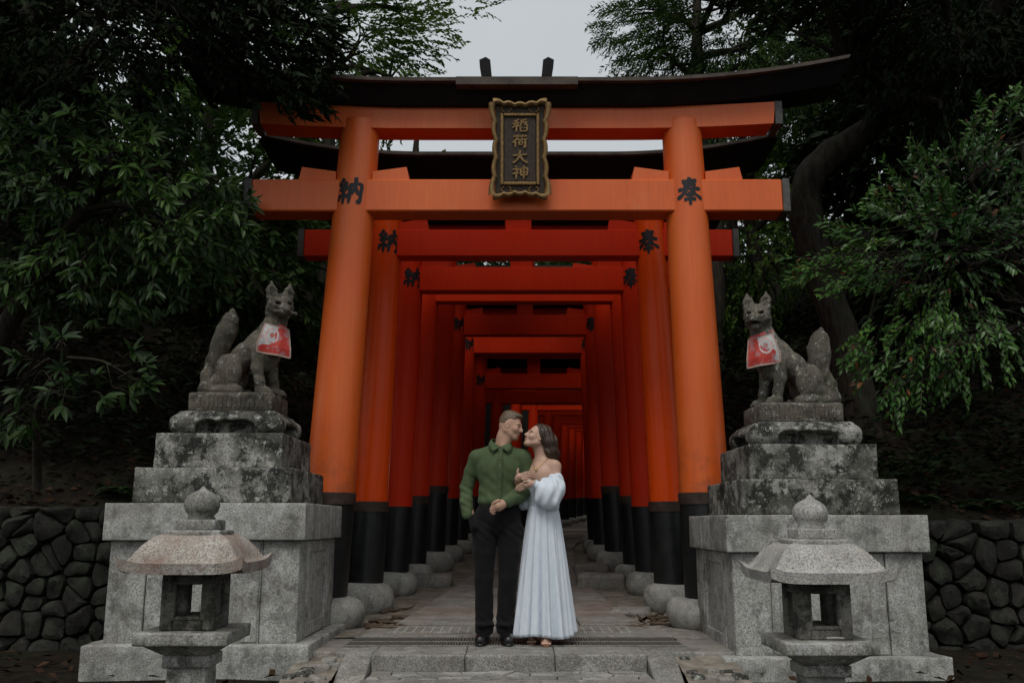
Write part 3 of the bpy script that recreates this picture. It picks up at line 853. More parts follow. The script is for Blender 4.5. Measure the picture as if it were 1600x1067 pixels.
for a in ((-.185, -.155, -.345, .345), (.155, .185, -.345, .345), (-.155, .155, .315, .345), (-.155, .155, -.345, -.315)):
    part('inner_moulding', plbox(*a, .0, .050, .008), M['gold'], pl)
def scallop(n, L, amp, seed):
    r = random.Random(seed); return [(t / n - .5) * L for t in range(n + 1)], [amp * (abs(math.sin(t / n * PI * 5)) ** .7 - .45) + amp * .5 * math.cos(t / n * 2 * PI) for t in range(n + 1)]
for side in ('l', 'r', 't', 'b'):
    n = 44; L = .89 if side in 'lr' else .51
    s_, w_ = scallop(n, L, .022, 4); V = []; F = []
    for i in range(n + 1):
        e = (.250 if side in 'lr' else .440) + w_[i]; inn = e - .034
        corner = .03 * (abs(s_[i]) / (L / 2)) ** 6
        for (o_, d_) in ((inn, .0), (inn, .035), (e - .012, .085), (e + .012 + corner, .06), (e + .008 + corner, .0)):
            if side == 'l': p = (-o_, s_[i])
            elif side == 'r': p = (o_, s_[i])
            elif side == 't': p = (s_[i], o_)
            else: p = (s_[i], -o_)
            V.append(plq(p[0], p[1], d_))
    for i in range(n):
        for j in range(4): F.append((i * 5 + j, i * 5 + j + 1, i * 5 + j + 6, i * 5 + j + 5))
    me = pm(V, F); bm = bmesh.new(); bm.from_mesh(me); bmesh.ops.recalc_face_normals(bm, faces=bm.faces[:]); bm.to_mesh(me); bm.free()
    part('scalloped_frame', me, M['gold'], pl, True)
for u in (-.13, .13):
    for v_ in (-.382, .382):
        a = [plq(u + sg * (.015 + .03 * math.sin(t)), v_ + .022 * math.cos(t * 1.2) * (1 if v_ < 0 else -1), .03) for sg in (-1, 1) for t in np.linspace(0, 2.6, 7)]
        part('scroll_ornament', joinm([tube(a[:7], [.007] * 7, 5), tube(a[7:], [.007] * 7, 5)]), M['gold'], pl, True)
for i, ch in enumerate(('ina', 'ri', 'oo', 'kami')):
    vc = .225 - i * .150
    def fn(u, v_, top): return plq((u - .5) * .150, vc + (v_ - .5) * .128, .031 + (.012 if top else -.002))
    part('raised_character', char_mesh(ch, .12, fn, 1), M['gold'], pl)
# ------------------------------------------------------------------ fox pedestals
def pedestal(label, sx, xi, xo, dz, loc_lab):
    """sx: +1 right pedestal, -1 left; xi/xo inner and outer cap edge (absolute x), dz height offset"""
    xi, xo = min(xi, xo), max(xi, xo); cx = (xi + xo) / 2; w = (xo - xi) / 2
    y0 = 6.9; D = 1.45; cy = y0 + D / 2
    t = thing('fox_pedestal', label, 'pedestal', (cx, cy, -.2 + dz), 'stepped granite pedestals')
    z = lambda a: a + dz
    # plinth of three stones
    hp = w + .065
    for a, b in ((cx - hp, cx - hp * .08), (cx - hp * .08 + .006, cx + hp)):
        part('plinth_stone', worn_box(a, b, y0 - .06, y0 + .5, -.24 + dz, z(.055), .012, .006, 5), M['granite'], t, True)
    part('plinth_stone', worn_box(cx - hp, cx + hp, y0 + .506, y0 + D + .08, -.24 + dz, z(.05), .012, .006, 5), M['granite'], t, True)
    # body: core with corner posts and recessed panels
    bw = w - .045
    part('core', box(cx - bw + .05, cx + bw - .05, y0 + .10, y0 + D - .06, z(.05), z(.78), 0), M['granite'], t)
    pw = .27
    for a, b in ((cx - bw, cx - bw + pw), (cx + bw - pw, cx + bw)):
        part('corner_post', worn_box(a, b, y0 + .05, y0 + .05 + pw, z(.052), z(.775), .008, .002, 4), M['granite'], t, True)
        part('corner_post', worn_box(a, b, y0 + D - .05 - pw, y0 + D - .05, z(.052), z(.775), .008, .002, 4), M['granite'], t, True)
    part('front_panel', worn_box(cx - bw + pw + .006, cx + bw - pw - .006, y0 + .062, y0 + .16, z(.052), z(.775), .008, .004, 5), M['granite'], t, True)
    for a, b in ((cx - bw + pw + .02, cx - bw + pw + .13), (cx + bw - pw - .13, cx + bw - pw - .02)): part('panel_stile', box(a, b, y0 + .050, y0 + .075, z(.06), z(.77), .006), M['granite'], t)
    for sg in (-1, 1):
        xs = cx + sg * bw
        a, b = sorted((xs - sg * .012, xs - sg * .1))
        part('side_panel', worn_box(a, b, y0 + .05 + pw + .006, y0 + D - .05 - pw - .006, z(.052), z(.775), .008, .003, 4), M['granite'], t, True)
        a, b = sorted((xs + sg * .001, xs - sg * .03))
        yA, yB = y0 + .05 + pw + .03, y0 + D - .05 - pw - .03
        part('panel_frame', joinm([box(a, b, yA, yA + .07, z(.06), z(.77), .006), box(a, b, yB - .07, yB, z(.06), z(.77), .006), box(a, b, yA + .07, yB - .07, z(.68), z(.77), .006), box(a, b, yA + .07, yB - .07, z(.06), z(.16), .006)]), M['granite'], t)
    # cap and two steps
    part('cap_stone', worn_box(xi, xo, y0, y0 + .92, z(.778), z(1.045), .008, .003, 6), M['granite'], t, True)
    part('cap_stone', worn_box(xi, xo, y0 + .925, y0 + D, z(.778), z(1.043), .008, .003, 5), M['granite'], t, True)
    s2 = w - .15
    part('step_stone', worn_box(cx - s2, cx + s2, y0 + .12, y0 + .86, z(1.045), z(1.31), .010, .004, 6), M['granite_dark'], t, True)
    part('step_stone', worn_box(cx - s2, cx + s2, y0 + .865, y0 + D - .12, z(1.045), z(1.308), .010, .004, 6), M['granite_dark'], t, True)
    s1 = w - .25
    part('step_stone', worn_box(cx - s1, cx + s1, y0 + .22, y0 + D - .22, z(1.31), z(1.578), .010, .005, 7), M['granite_dark'], t, True)
    # cushion base with rolled feet
    S = Sculpt((-.50, -.46, -.03), (.50, .46, .27), .0125)
    S.boxp((0, 0, .145), (.385, .335, .045), rnd=.02, k=.02)
    S.boxp((0, 0, .085), (.445, .395, .080), rnd=.07, k=.03)
    for q in (-1, 1):
        S.boxp((0, q * .40, .025), (.235, .17, .075), rnd=.04, k=.015, op='sub'); S.boxp((q * .45, 0, .025), (.17, .20, .075), rnd=.04, k=.015, op='sub')
        for j in (-1, 0, 1): S.ell((j * .13, q * .39, .095), (.07, .10, .022), k=.008, op='sub')
    S.boxp((0, 0, .03), (.22, .18, .05), rnd=.01, k=.01)
    S.warp(lambda X, Y, Z: .004 * np.sin(X * 31 + Y * 17) * np.sin(Y * 27 - Z * 19))
    S.cut((0, 0, .003), (0, 0, -1), .004)
    bx_, by_ = cx + sx * .0, y0 + D / 2 - .02
    part('cushion_base', S.mesh((bx_, by_, z(1.578))), M['granite_dark'], t)
    # fluted block
    part('fluted_block', worn_box(bx_ - .335, bx_ + .335, by_ - .27, by_ + .27, z(1.765), z(1.925), .025, .006, 6), M['foxstone2' if sx > 0 else 'foxstone'], t, True)
    fl = [box(bx_ - .255 + i * .036, bx_ - .255 + i * .036 + .019, by_ - .278, by_ - .262, z(1.80), z(1.90), .004) for i in range(15)]
    part('fluting', joinm(fl), M['foxstone'], t)
    return bx_, by_, z(1.925)
fl_ = pedestal('tall stepped granite pedestal carrying the fox on the left', -1, -1.505, -2.983, 0, 'left')
fr_ = pedestal('tall stepped granite pedestal carrying the fox on the right', 1, 1.562, 3.04, -.085, 'right')

# ------------------------------------------------------------------ fox statues
def fox(base, mx, label, mat, open_mouth):
    """sculpted facing +x, mx=-1 mirrors it; camera side is -y"""
    S = Sculpt((-.46, -.34, -.02), (.50, .24, .98), .0075)
    # trunk
    S.ell((.17, 0, .40), (.125, .12, .20), frame((.35, 0, 1), (1, 0, 0))[:, [1, 2, 0]] if False else None, k=.05)
    S.chain([(.20, 0, .36), (.12, 0, .43), (0, 0, .34), (-.10, 0, .22)], [.098, .104, .092, .098], .04)
    S.chain([(.20, 0, .47), (.235, -.005, .58), (.265, -.02, .68)], [.108, .092, .086], .04)
    # haunches and hind feet
    for sy in (-1, 1):
        S.ell((-.10, sy * .105, .185), (.115, .068, .150), k=.012)
        S.cap((-.19, sy * .10, .10), (-.21, sy * .10, .045), .055, .045, .03)
        S.chain([(-.22, sy * .11, .035), (-.06, sy * .125, .033), (.0, sy * .125, .03)], [.042, .038, .042], .02)
        # fore legs
        xo = 0 if sy < 0 else .07
        S.chain([(.145 + xo * .6, sy * .085, .36), (.135 + xo, sy * .09, .22), (.16 + xo, sy * .088, .11), (.165 + xo, sy * .088, .045)], [.068, .05, .040, .038], .022)
        S.chain([(.165 + xo, sy * .088, .035), (.225 + xo, sy * .09, .027)], [.042, .036], .02)
        for q in (-1, 0, 1):
            S.cap((.225 + xo, sy * .09 + q * .02, .025), (.255 + xo, sy * .09 + q * .024, .018), .017, .015, .006)
            S.cap((-.005, sy * .125 + q * .018, .024), (.025, sy * .125 + q * .02, .018), .016, .014, .006)
    # tail
    S.chain([(-.24, .0, .06), (-.30, .0, .05), (-.295, .0, .17), (-.255, 0, .30), (-.205, 0, .43), (-.165, 0, .54), (-.135, 0, .64), (-.12, 0, .735)] if mx > 0 else [(-.24, .0, .06), (-.31, .0, .06), (-.29, .0, .18), (-.235, 0, .27), (-.225, 0, .38), (-.225, 0, .47), (-.24, 0, .56), (-.255, 0, .66)],
            [.058, .058, .050, .054, .072, .078, .058, .010] if mx > 0 else [.058, .060, .055, .056, .078, .084, .064, .010], .05)
    # head turned to the viewer
    f = np.array((.52, -.84, -.10)) if mx > 0 else np.array((.42, -.9, -.06))
    R = frame(f); c = np.array((.285, -.045, .755))
    def H(p): return c + R @ np.array(p)
    S.ell(H((0, 0, 0)), (.112, .104, .098), R, .03)
    S.ell(H((.02, .055, -.03)), (.07, .05, .06), R, .03); S.ell(H((.02, -.055, -.03)), (.07, .05, .06), R, .03)
    S.chain([H((.06, 0, -.015)), H((.13, 0, -.045)), H((.185, 0, -.055))], [.062, .045, .030], .025)
    S.cap(H((.19, 0, -.045)), H((.196, 0, -.045)), .018, .016, .006)
    if open_mouth:
        S.chain([H((.06, 0, -.075)), H((.13, 0, -.112)), H((.165, 0, -.118))], [.04, .028, .02], .015)
        S.boxp(H((.15, 0, -.083)), (.06, .06, .010), R, .006, .008, 'sub')
    else:
        S.chain([H((.05, 0, -.07)), H((.14, 0, -.082)), H((.17, 0, -.085))], [.04, .026, .02], .015)
        S.cap(H((.165, -.085, -.075)), H((.165, .085, -.075)), .017, .017, .006)      # held roll
    for sd in (-1, 1):
        S.cap(H((.075, sd * .045, .028)), H((.09, sd * .02, .012)), .022, .015, .012)     # brow
        S.ell(H((.092, sd * .046, .004)), (.026, .024, .010), R, .010, 'sub')            # eye slit
        S.chain([H((-.02, sd * .060, .06)), H((-.025, sd * .074, .12)), H((-.028, sd * .080, .195))], [.056, .045, .008], .012)
        S.ell(H((.020, sd * .076, .115)), (.024, .022, .055), R, .008, 'sub')
        S.ell(H((-.04, sd * .09, -.05)), (.03, .02, .05), R, .02)                         # cheek ruff
    # chest rib and carved seams
    S.warp(lambda X, Y, Z: .0022 * np.sin(X * 70 + Z * 40) * np.sin(Y * 66) + .002 * np.sin(Z * 130 + X * 60) * (Z > .6))
    S.cut((0, 0, 0.0), (0, 0, -1), .004)
    V, Q = S.arrays()
    if mx < 0: V[:, 0] *= -1; Q = Q[:, ::-1]
    sc_ = 1.0
    me = fm(V * sc_ + np.array(base), Q, smooth=True)
    t = thing('fox_statue', label, 'fox statue', base, 'stone guardian foxes')
    part('body', me, mat, t)
    slab = worn_box(base[0] - .31, base[0] + .31, base[1] - .2, base[1] + .2, base[2] - .004, base[2] + .006, .003, .001, 3)
    part('footing', slab, mat, t)
    return t
foxL = (fl_[0] + .02, fl_[1], fl_[2] + .004); foxR = (fr_[0] + .03, fr_[1], fr_[2] + .004)
fox(foxL, 1, 'sitting stone fox with scroll in its mouth on the left pedestal', M['foxstone'], False)
fox(foxR, -1, 'sitting lichen-spotted stone fox with open mouth on the right pedestal', M['foxstone2'], True)

# red and white bibs
def bibmat(name, seed):
    g = NT(name); c = g.attr('Col')
    n2 = g.noise(42, 4, .65)
    c = g.mix(g.math('MULTIPLY', g.ramp(n2, .50, .62), .45), c, (.30, .07, .05))
    n3 = g.noise(17, 4, .6)
    c = g.mix(g.math('MULTIPLY', g.ramp(n3, .50, .60), .40), c, (.33, .36, .38))
    g.bump(g.noise(260, 1), .25, .002)
    return g.fin(c, .55, .4)
M['strap'] = plain('faded_red_strap', (.50, .09, .09), .7, .3, .2, 30, .2)
def bib(base, mx, label, seed):
    bx_, by_, bz_ = base
    t = thing('bib', label, 'bib', (bx_ + mx * .23, by_ - .1, bz_ + .5), 'fox bibs')
    # neck strap
    pts = []; n = 22
    for k in range(n + 1):
        a = 2 * PI * k / n
        pts.append((bx_ + mx * (.245 + .098 * math.cos(a)), by_ - .008 + .095 * math.sin(a), bz_ + .585 - .028 * math.cos(a)))
    rs = []
    for (x, y, z) in pts: rs.append([(x, y, z - .017), (x, y, z + .017)])
    V = [p for r_ in rs for p in r_]; F = [(2 * i, 2 * i + 1, 2 * i + 3, 2 * i + 2) for i in range(n)]
    me = pm(V, F); o = part('neck_strap', me, M['strap'], t, True)
    so = o.modifiers.new('thickness', 'SOLIDIFY'); so.thickness = .006; so.offset = 1
    # cloth panel, hanging from the strap in front of the chest
    V = []; F = []; nu, nv = 44, 40; CC = []
    for j in range(nv + 1):
        for i in range(nu + 1):
            u, w_ = i / nu, j / nv
            a = -PI * .60 + (PI * .58) * u          # from the viewer's flank round to the front
            flat = .55
            R_ = .104
            x = .245 + R_ * math.cos(a) + .02 * w_; y = -.008 + R_ * math.sin(a)
            # flatten the lower edge into a sheet facing the viewer
            xf = .145 + .255 * u; yf = -.158 + .03 * (u - .3) ** 2 + .055 * u
            k_ = min(1, .35 + w_ * .9); x = x * (1 - k_) + xf * k_; y = y * (1 - k_) + yf * k_
            y -= .013 * math.sin(u * 9 + 1 + w_ * 1.5) * w_ + .004 * math.sin(u * 19 + 2) * w_ + .010 * math.sin(w_ * PI)
            wh = (u * .9 + w_ * .55 + .10 * math.sin(w_ * 9 + seed) + .07 * math.sin(u * 13)) < .58
            red_, pale = (.48, .030, .018), (.50, .50, .49)
            cc = pale if wh else red_
            d_ = math.hypot((u - .36) / .22, (w_ - .34) / .26)
            if .82 < d_ < 1.05: cc = (.60, .58, .56) if not wh else (.62, .40, .36)
            elif d_ < .35: cc = (.42, .10, .07)
            if w_ > .93 or u > .96 or u < .03: cc = (.42, .20, .16)
            CC.append(cc)
            z = .575 - .028 * math.cos(a) * (1 - w_) - w_ * (.235 + .04 * u) 
            V.append((bx_ + mx * x, by_ + y, bz_ + z))
    for j in range(nv):
        for i in range(nu):
            a = j * (nu + 1) + i; q = (a, a + 1, a + nu + 2, a + nu + 1); F.append(q if mx < 0 else q[::-1])
    me = pm(V, F); ca = me.color_attributes.new('Col', 'FLOAT_COLOR', 'POINT'); ca.data.foreach_set('color', [x for c_ in CC for x in (*c_, 1)])
    cl = part('cloth_panel', me, bibmat('bib_cloth_%d' % seed, seed), t, True)
    so = cl.modifiers.new('thickness', 'SOLIDIFY'); so.thickness = .005
    # pale piping round the panel edge
    e = [V[i] for i in range(nu + 1)] + [V[(j) * (nu + 1) + nu] for j in range(1, nv + 1)] + [V[nv * (nu + 1) + i] for i in range(nu - 1, -1, -1)] + [V[j * (nu + 1)] for j in range(nv - 1, 0, -1)]
    e.append(e[0])
    part('piping', tube(e, [.0045] * len(e), 5), M['bibedge'], cl, True)
M['bibedge'] = plain('pale_piping', (.46, .34, .29), .7, .3, .15, 30, .1)
bib(foxL, 1, 'red and white patterned bib round the neck of the left fox', 0)
bib(foxR, -1, 'red and white patterned bib round the neck of the right fox', 3)

# ------------------------------------------------------------------ stone lanterns
def lantern(label, cx, cy, dz, rot, rmat, fmat):
    t = thing('stone_lantern', label, 'stone lantern', (0, 0, -.4), 'stone lanterns in front of the pedestals')
    z = lambda a: a + dz
    g = M['granite_lantern']
    part('foot', worn_box(-.26, .26, -.26, .26, -.42, -.22, .03, .01, 4), g, t, True)
    part('shaft', frustum((.115, .115), (.10, .10), -.22, z(.19), 0, 0, .012), g, t)
    part('shaft_collar', worn_box(-.125, .125, -.125, .125, z(.165), z(.225), .012, .004, 3), g, t, True)
    part('bracket', frustum((.11, .11), (.215, .215), z(.222), z(.292), 0, 0, .008), g, t)
    part('platform', worn_box(-.242, .242, -.242, .242, z(.288), z(.352), .010, .004, 5), g, t, True)
    # fire box with four window openings
    hb = .142; b0, b1 = z(.352), z(.655); wl, wr = .078, .078; wb, wt = b0 + .062, b1 - .058
    ms = []
    for a in range(4):
        R_ = Matrix.Rotation(a * PI / 2, 4, 'Z')
        for bx4 in ((-hb, -wl, b0, b1), (-wl, wl, b0, wb), (-wl, wl, wt, b1)):
            x0, x1, z0, z1 = bx4
            if bx4[0] == -hb: m_ = box(-hb, -wl, -hb, -wl, z0, z1, .007)
            else: m_ = box(x0 + .001, x1 - .001, -hb + .004, -hb + .062, z0 + .001, z1 - .001, .006)
            m_.transform(R_); ms.append(m_)
        for q in (-1, 1):                                   # rounded inner corners and raised moulding
            m_ = box(q * wl - .011, q * wl + .011, -hb - .004, -hb + .02, wb - .012, wt + .012, .006); m_.transform(R_); ms.append(m_)
        for q in (wb, wt):
            m_ = box(-wl + .012, wl - .012, -hb - .003, -hb + .02, q - .011, q + .011, .006); m_.transform(R_); ms.append(m_)
    part('fire_box', joinm(ms), M['granite_fire'], t)
    # roof: domed helmet with upturned corners
    N = 48; hr = .305
    def top(u, v_):
        m_ = max(abs(u), abs(v_)); c_ = (abs(u) * abs(v_)) ** 6
        if m_ < .40: zz = .172
        elif m_ < .90:
            q = (m_ - .40) / .50; zz = .172 - .138 * q ** 2.3
        else: zz = .034 - .004 * (m_ - .90) / .10
        return zz + .040 * c_ + .007 * max(0, 1 - abs(abs(u) - abs(v_)) * 5) * (.40 < m_ < .9)
    V = []; F = []
    for j in range(N + 1):
        for i in range(N + 1):
            u, v_ = i / N * 2 - 1, j / N * 2 - 1
            k_ = 1 + .065 * (abs(u) * abs(v_)) ** 5
            V.append((u * hr * k_, v_ * hr * k_, z(.670) + top(u, v_)))
    for j in range(N):
        for i in range(N):
            a = j * (N + 1) + i; F.append((a, a + 1, a + N + 2, a + N + 1))
    o_ = len(V)
    for j in range(N + 1):
        for i in range(N + 1):
            u, v_ = i / N * 2 - 1, j / N * 2 - 1; k_ = (1 + .055 * (abs(u) * abs(v_)) ** 5) * .985
            V.append((u * hr * k_, v_ * hr * k_, z(.645) + .030 * (abs(u) * abs(v_)) ** 6))
    for j in range(N):
        for i in range(N):
            a = o_ + j * (N + 1) + i; F.append((a, a + N + 1, a + N + 2, a + 1))
    rim = [i for i in range(N + 1)] + [j * (N + 1) + N for j in range(1, N + 1)] + [N * (N + 1) + i for i in range(N - 1, -1, -1)] + [j * (N + 1) for j in range(N - 1, 0, -1)]
    for a, b in zip(rim, rim[1:] + rim[:1]): F.append((a, o_ + a, o_ + b, b))
    me = pm(V, F); me.shade_smooth(); me.set_sharp_from_angle(angle=math.radians(50))
    part('roof', me, rmat, t)
    part('roof_seat', worn_box(-.145, .145, -.145, .145, z(.838), z(.866), .008, .003, 3), fmat, t, True)
    part('finial_block', worn_box(-.105, .105, -.105, .105, z(.864), z(.922), .010, .003, 3), fmat, t, True)
    prof = [(.07, 0), (.078, .008), (.066, .022), (.085, .045), (.095, .075), (.092, .105), (.074, .132), (.045, .150), (.022, .162), (.012, .175), (.004, .183)]
    me = lathe(prof, (0, 0, z(.920)), 24)
    for v_ in me.vertices: v_.co += mnoise.noise_vector(v_.co * 14) * .004
    part('finial', me, fmat, t, True)
    t.location = (cx, cy, -.4); t.rotation_euler = (0, 0, math.radians(rot))
    return t
M['granite_fire'] = granite('fire_box_granite', (.24, .225, .20), (.11, .105, .09), .8, .12, 0, .3, .5)  # darker granite for the lantern fire box
lantern('rust-stained stone lantern standing before the left fox pedestal', -1.70, 5.17, 0, 1.5, M['granite_warm'], M['granite_lantern'])
lantern('pale grey stone lantern standing before the right fox pedestal', 1.635, 5.17, -.047, 0, M['granite_clean'], M['granite_clean'])
tw = whole('fallen_twig', tube([(1.62, 4.985, .322), (1.66, 4.98, .324), (1.71, 4.985, .322)], [.005, .006, .004], 5), M['stud'], 'short pale twig lying on the right lantern platform', 'twig', (1.66, 4.98, .318))
# ------------------------------------------------------------------ people
def colormesh(V, Q, fn, off, name='m'):
    me = fm(V + np.array(off), Q, smooth=True)
    C = np.ones((len(V), 4), dtype=np.float32); C[:, :3] = fn(V)
    a = me.color_attributes.new('Col', 'FLOAT_COLOR', 'POINT'); a.data.foreach_set('color', C.ravel())
    return me
def skinmat(name, rough=.5):
    g = NT(name); c = g.attr('Col')
    n = g.noise(45, 3, .5)
    c = g.mix(g.math('MULTIPLY', g.ramp(n, .4, .7), .12), c, (.30, .10, .07))
    g.b.inputs['Subsurface Weight'].default_value = .06
    g.b.inputs['Subsurface Radius'].default_value = (.01, .004, .002)
    return g.fin(c, rough, .35)
M['skin'] = skinmat('skin')
def clothmat(name, c1, c2, rough=.8, scale=14, fine=420, b=.35, dist=.012):
    g = NT(name)
    n = g.noise(scale, 4, .6, g.scaled((1.6, 1.6, .6)))
    c = g.mix(g.ramp(n, .35, .7), c1, c2)
    g.bump(g.mix(.08, g.noise(scale * 1.3, 3, .5, g.scaled((2, 2, .55)), .8), g.noise(fine, 1)), b, dist)
    g.b.inputs['Sheen Weight'].default_value = .05
    return g.fin(c, rough, .25)
M['shirt'] = clothmat('olive_green_cotton', (.058, .088, .038), (.078, .112, .050), .75, 16, 420, .3, .010)
M['trousers'] = clothmat('black_wool', (.004, .004, .0042), (.007, .0068, .007), .9, 12, 420, .3)
M['dress'] = clothmat('white_cotton', (.62, .68, .75), (.70, .75, .81), .8, 20, 420, .25, .008)
M['shoe'] = plain('black_leather', (.010, .009, .009), .28, .5, .3, 20, .1)
M['sandal'] = plain('tan_leather', (.22, .11, .055), .55, .4, .2, 20, .1)
M['belt'] = plain('black_belt', (.012, .011, .010), .4, .5, .2, 20, .1)
M['button'] = plain('dark_button', (.02, .025, .018), .35, .5, .1, 20, 0)
M['brass'] = plain('gold_chain', (.55, .36, .12), .3, .5, .1, 20, 0, 1.0)
def hairmat(name, c1, c2):
    g = NT(name)
    n = g.noise(1, 4, .6, g.scaled((190, 190, 14)))
    c = g.mix(g.ramp(n, .3, .7), c1, c2)
    g.bump(n, .6, .006)
    return g.fin(c, .42, .5)
M['hair_m'] = hairmat('short_light_brown_hair', (.075, .048, .028), (.17, .115, .07))
M['hair_w'] = hairmat('long_dark_brown_hair', (.022, .012, .008), (.075, .044, .028))

def sculpt_head(S, c, R, s, woman=False):
    H = lambda p: np.array(c) + R @ (np.array(p) * s)
    e = lambda p, r, k=.015, op='add': S.ell(H(p), np.array(r) * s, R, k * s, op)
    cp = lambda a, b, ra, rb, k=.012, op='add': S.cap(H(a), H(b), ra * s, rb * s, k * s, op)
    e((-.015, 0, .028), (.098, .076, .092), .02)
    e((.030, 0, -.030), (.066, .060 if not woman else .056, .082), .03)
    cp((.068, -.015, -.098), (.068, .015, -.098), .021, .021, .02)
    for q in (-1, 1):
        cp((.060, q * .022, -.095), (-.008, q * .055, -.052), .020, .024, .025)
        e((.058, q * .040, -.025), (.03, .024, .026), .02)                # cheek
        e((.094, q * .031, .002), (.016, .020, .012), .008, 'sub')         # socket
        e((.078, q * .031, .001), (.015, .017, .012), .003)                # eyeball and lids
        cp((.086, q * .014, .021), (.080, q * .050, .022), .010, .008, .012)  # brow
        e((-.006, q * .075, -.006), (.019, .010, .031), .006)              # ear
        e((-.002, q * .082, -.004), (.009, .006, .017), .004, 'sub')
        cp((.100, q * .007, -.034), (.096, q * .014, -.036), .008, .007, .006)  # nostril wing
    cp((.088, 0, .010), (.112, 0, -.028), .009, .0125, .012)
    e((.093, 0, -.060), (.012, .023, .0065), .005)
    e((.090, 0, -.072), (.011, .020, .0065), .005)
    S.ell(H((.101, 0, -.0655)), np.array((.012, .022, .0022)) * s, R, .003 * s, 'sub')
    return H
def head_colors(V, c, R, s, skin, lipcol, browcol, beard=None):
    P = ((V - np.array(c)) @ R) / s
    C = np.tile(np.array(skin, dtype=np.float32), (len(V), 1))
    def blob(p, r, col, a=1.0):
        for q in ((-1, 1) if p[1] else (1,)):
            d = np.sqrt((((P - np.array((p[0], p[1] * q, p[2]))) / np.array(r)) ** 2).sum(1)); w = np.clip((1.25 - d) / .5, 0, 1)[:, None] * a
            C[:] = C * (1 - w) + np.array(col) * w
    inhead = np.abs(P).max(1) < .2
    if beard is not None: blob((.07, 0, -.085), (.06, .06, .045), beard, .45)
    blob((.055, .042, -.03), (.03, .022, .02), (skin[0] * 1.0, skin[1] * .78, skin[2] * .72), .5)
    blob((.095, 0, -.060), (.016, .021, .006), lipcol, .9); blob((.092, 0, -.072), (.016, .018, .006), lipcol, .9)
    blob((.10, 0, -.0655), (.010, .014, .002), (.55, .48, .44), .7)
    blob((.088, .033, .023), (.018, .022, .0055), browcol, .95)
    blob((.092, .031, .002), (.008, .014, .006), (.03, .02, .015), .95)
    return C.astype(np.float32)
def finger(S, pts, r0, k=.005):
    n = len(pts); S.chain(pts, [r0 * (1 - .10 * i) for i in range(n)], k)

# ---- the man
MO = (-.125, 7.4, 0.0)
man = thing('person', 'standing man in olive green shirt, black trousers and black shoes', 'person', MO)
hc, hR = (.116, -.015, 1.660), frame((.93, -.33, -.22), (.22, 0, 1)); hs = .89
S = Sculpt((-.33, -.30, .0), (.36, .16, 1.80), .0052)
S.ell((.02, .0, 1.28), (.15, .09, .18), k=.03); S.ell((.015, 0, 1.10), (.145, .095, .2), k=.04); S.ell((.01, 0, .96), (.12, .08, .10), k=.03)
S.cap((-.12, .01, 1.40), (.175, .01, 1.40), .045, .045, .03)
H = sculpt_head(S, hc, hR, hs)
S.chain([H((-.035, 0, -.03)), (.062, .005, 1.57), (.03, .018, 1.48)], [.055, .053, .052], .03)
S.cap(H((.01, 0, -.06)), (.06, -.03, 1.50), .035, .034, .03)
S.chain([(-.165, .01, 1.40), (-.232, .05, 1.18), (-.205, -.02, .97), (-.17, -.05, .89)], [.045, .038, .030, .028], .02)       # right arm, hand in pocket
S.chain([(.205, .01, 1.40), (.248, .03, 1.155), (.075, -.16, 1.06)], [.045, .038, .030], .02)
for sx, hx, kx, ax_ in ((-1, -.085, -.085, -.09), (1, .10, .087, .075)):
    S.chain([(hx * .8, .01, .88), (kx, -.005, .49), (ax_, .015, .09), (ax_, .0, .05)], [.055, .042, .036, .034], .012)
    S.cap((ax_, .03, .05), (ax_ + sx * .015, -.12, .035), .032, .028, .02)
# left hand: loose fist in front of the belt
wv = np.array((.078, -.162, 1.058))
S.chain([wv, (.045, -.188, 1.040), (.015, -.203, 1.028)], [.028, .034, .037], .015)
S.ell((.020, -.198, 1.030), (.042, .026, .042), k=.012)
kn = [(-.010, -.222, 1.052), (-.018, -.225, 1.032), (-.018, -.222, 1.011), (-.010, -.214, .993)]
for i, kp in enumerate(kn):
    kp = np.array(kp); ln = (.031, .034, .032, .026)[i]
    p1 = kp + np.array((-.55, .05, -.80)) * ln; p2 = p1 + np.array((.25, .95, -.10)) * ln * .75; p3 = p2 + np.array((.9, .35, .2)) * ln * .6
    finger(S, [(np.array((.02, -.205, 1.03)) * .5 + kp * .5), kp, p1, p2, p3], .0118)
finger(S, [(.05, -.195, 1.062), (.022, -.222, 1.070), (-.006, -.234, 1.058), (-.024, -.232, 1.046)], .0125)
skin_m = (.50, .30, .21)
V, Q = S.arrays()
part('body', colormesh(V, Q, lambda V: head_colors(V, hc, hR, hs, skin_m, (.36, .14, .11), (.13, .08, .05), (.25, .15, .10)), MO), M['skin'], man)
# hair: short, faded sides
S = Sculpt((-.06, -.16, 1.52), (.26, .13, 1.82), .004)
hH = lambda p: np.array(hc) + hR @ (np.array(p) * hs)
S.ell(hH((-.016, 0, .036)), np.array((.102, .079, .097)) * hs, hR, .01)
S.ell(hH((.045, 0, .098)), np.array((.046, .052, .022)) * hs, hR, .02)
S.ell(hH((-.02, 0, .10)), np.array((.07, .06, .03)) * hs, hR, .02)
S.cut(hH((.055, 0, .062)), hR @ np.array((.72, 0, -.70)), .012)
S.cut(hH((-.03, 0, -.045)), hR @ np.array((.45, 0, -.89)), .010)
S.ell(hH((.035, .085, .01)), (.055, .03, .05), hR, .01, 'sub'); S.ell(hH((.035, -.085, .01)), (.055, .03, .05), hR, .01, 'sub')
S.ell(hH((-.006, -.08, -.006)), (.026, .03, .036), hR, .008, 'sub'); S.ell(hH((-.006, .08, -.006)), (.026, .03, .036), hR, .008, 'sub')
S.warp(lambda X, Y, Z: .0018 * np.sin(X * 330 + Y * 120) * np.sin(Y * 300 + Z * 90))
part('hair', S.mesh(MO), M['hair_m'], man)
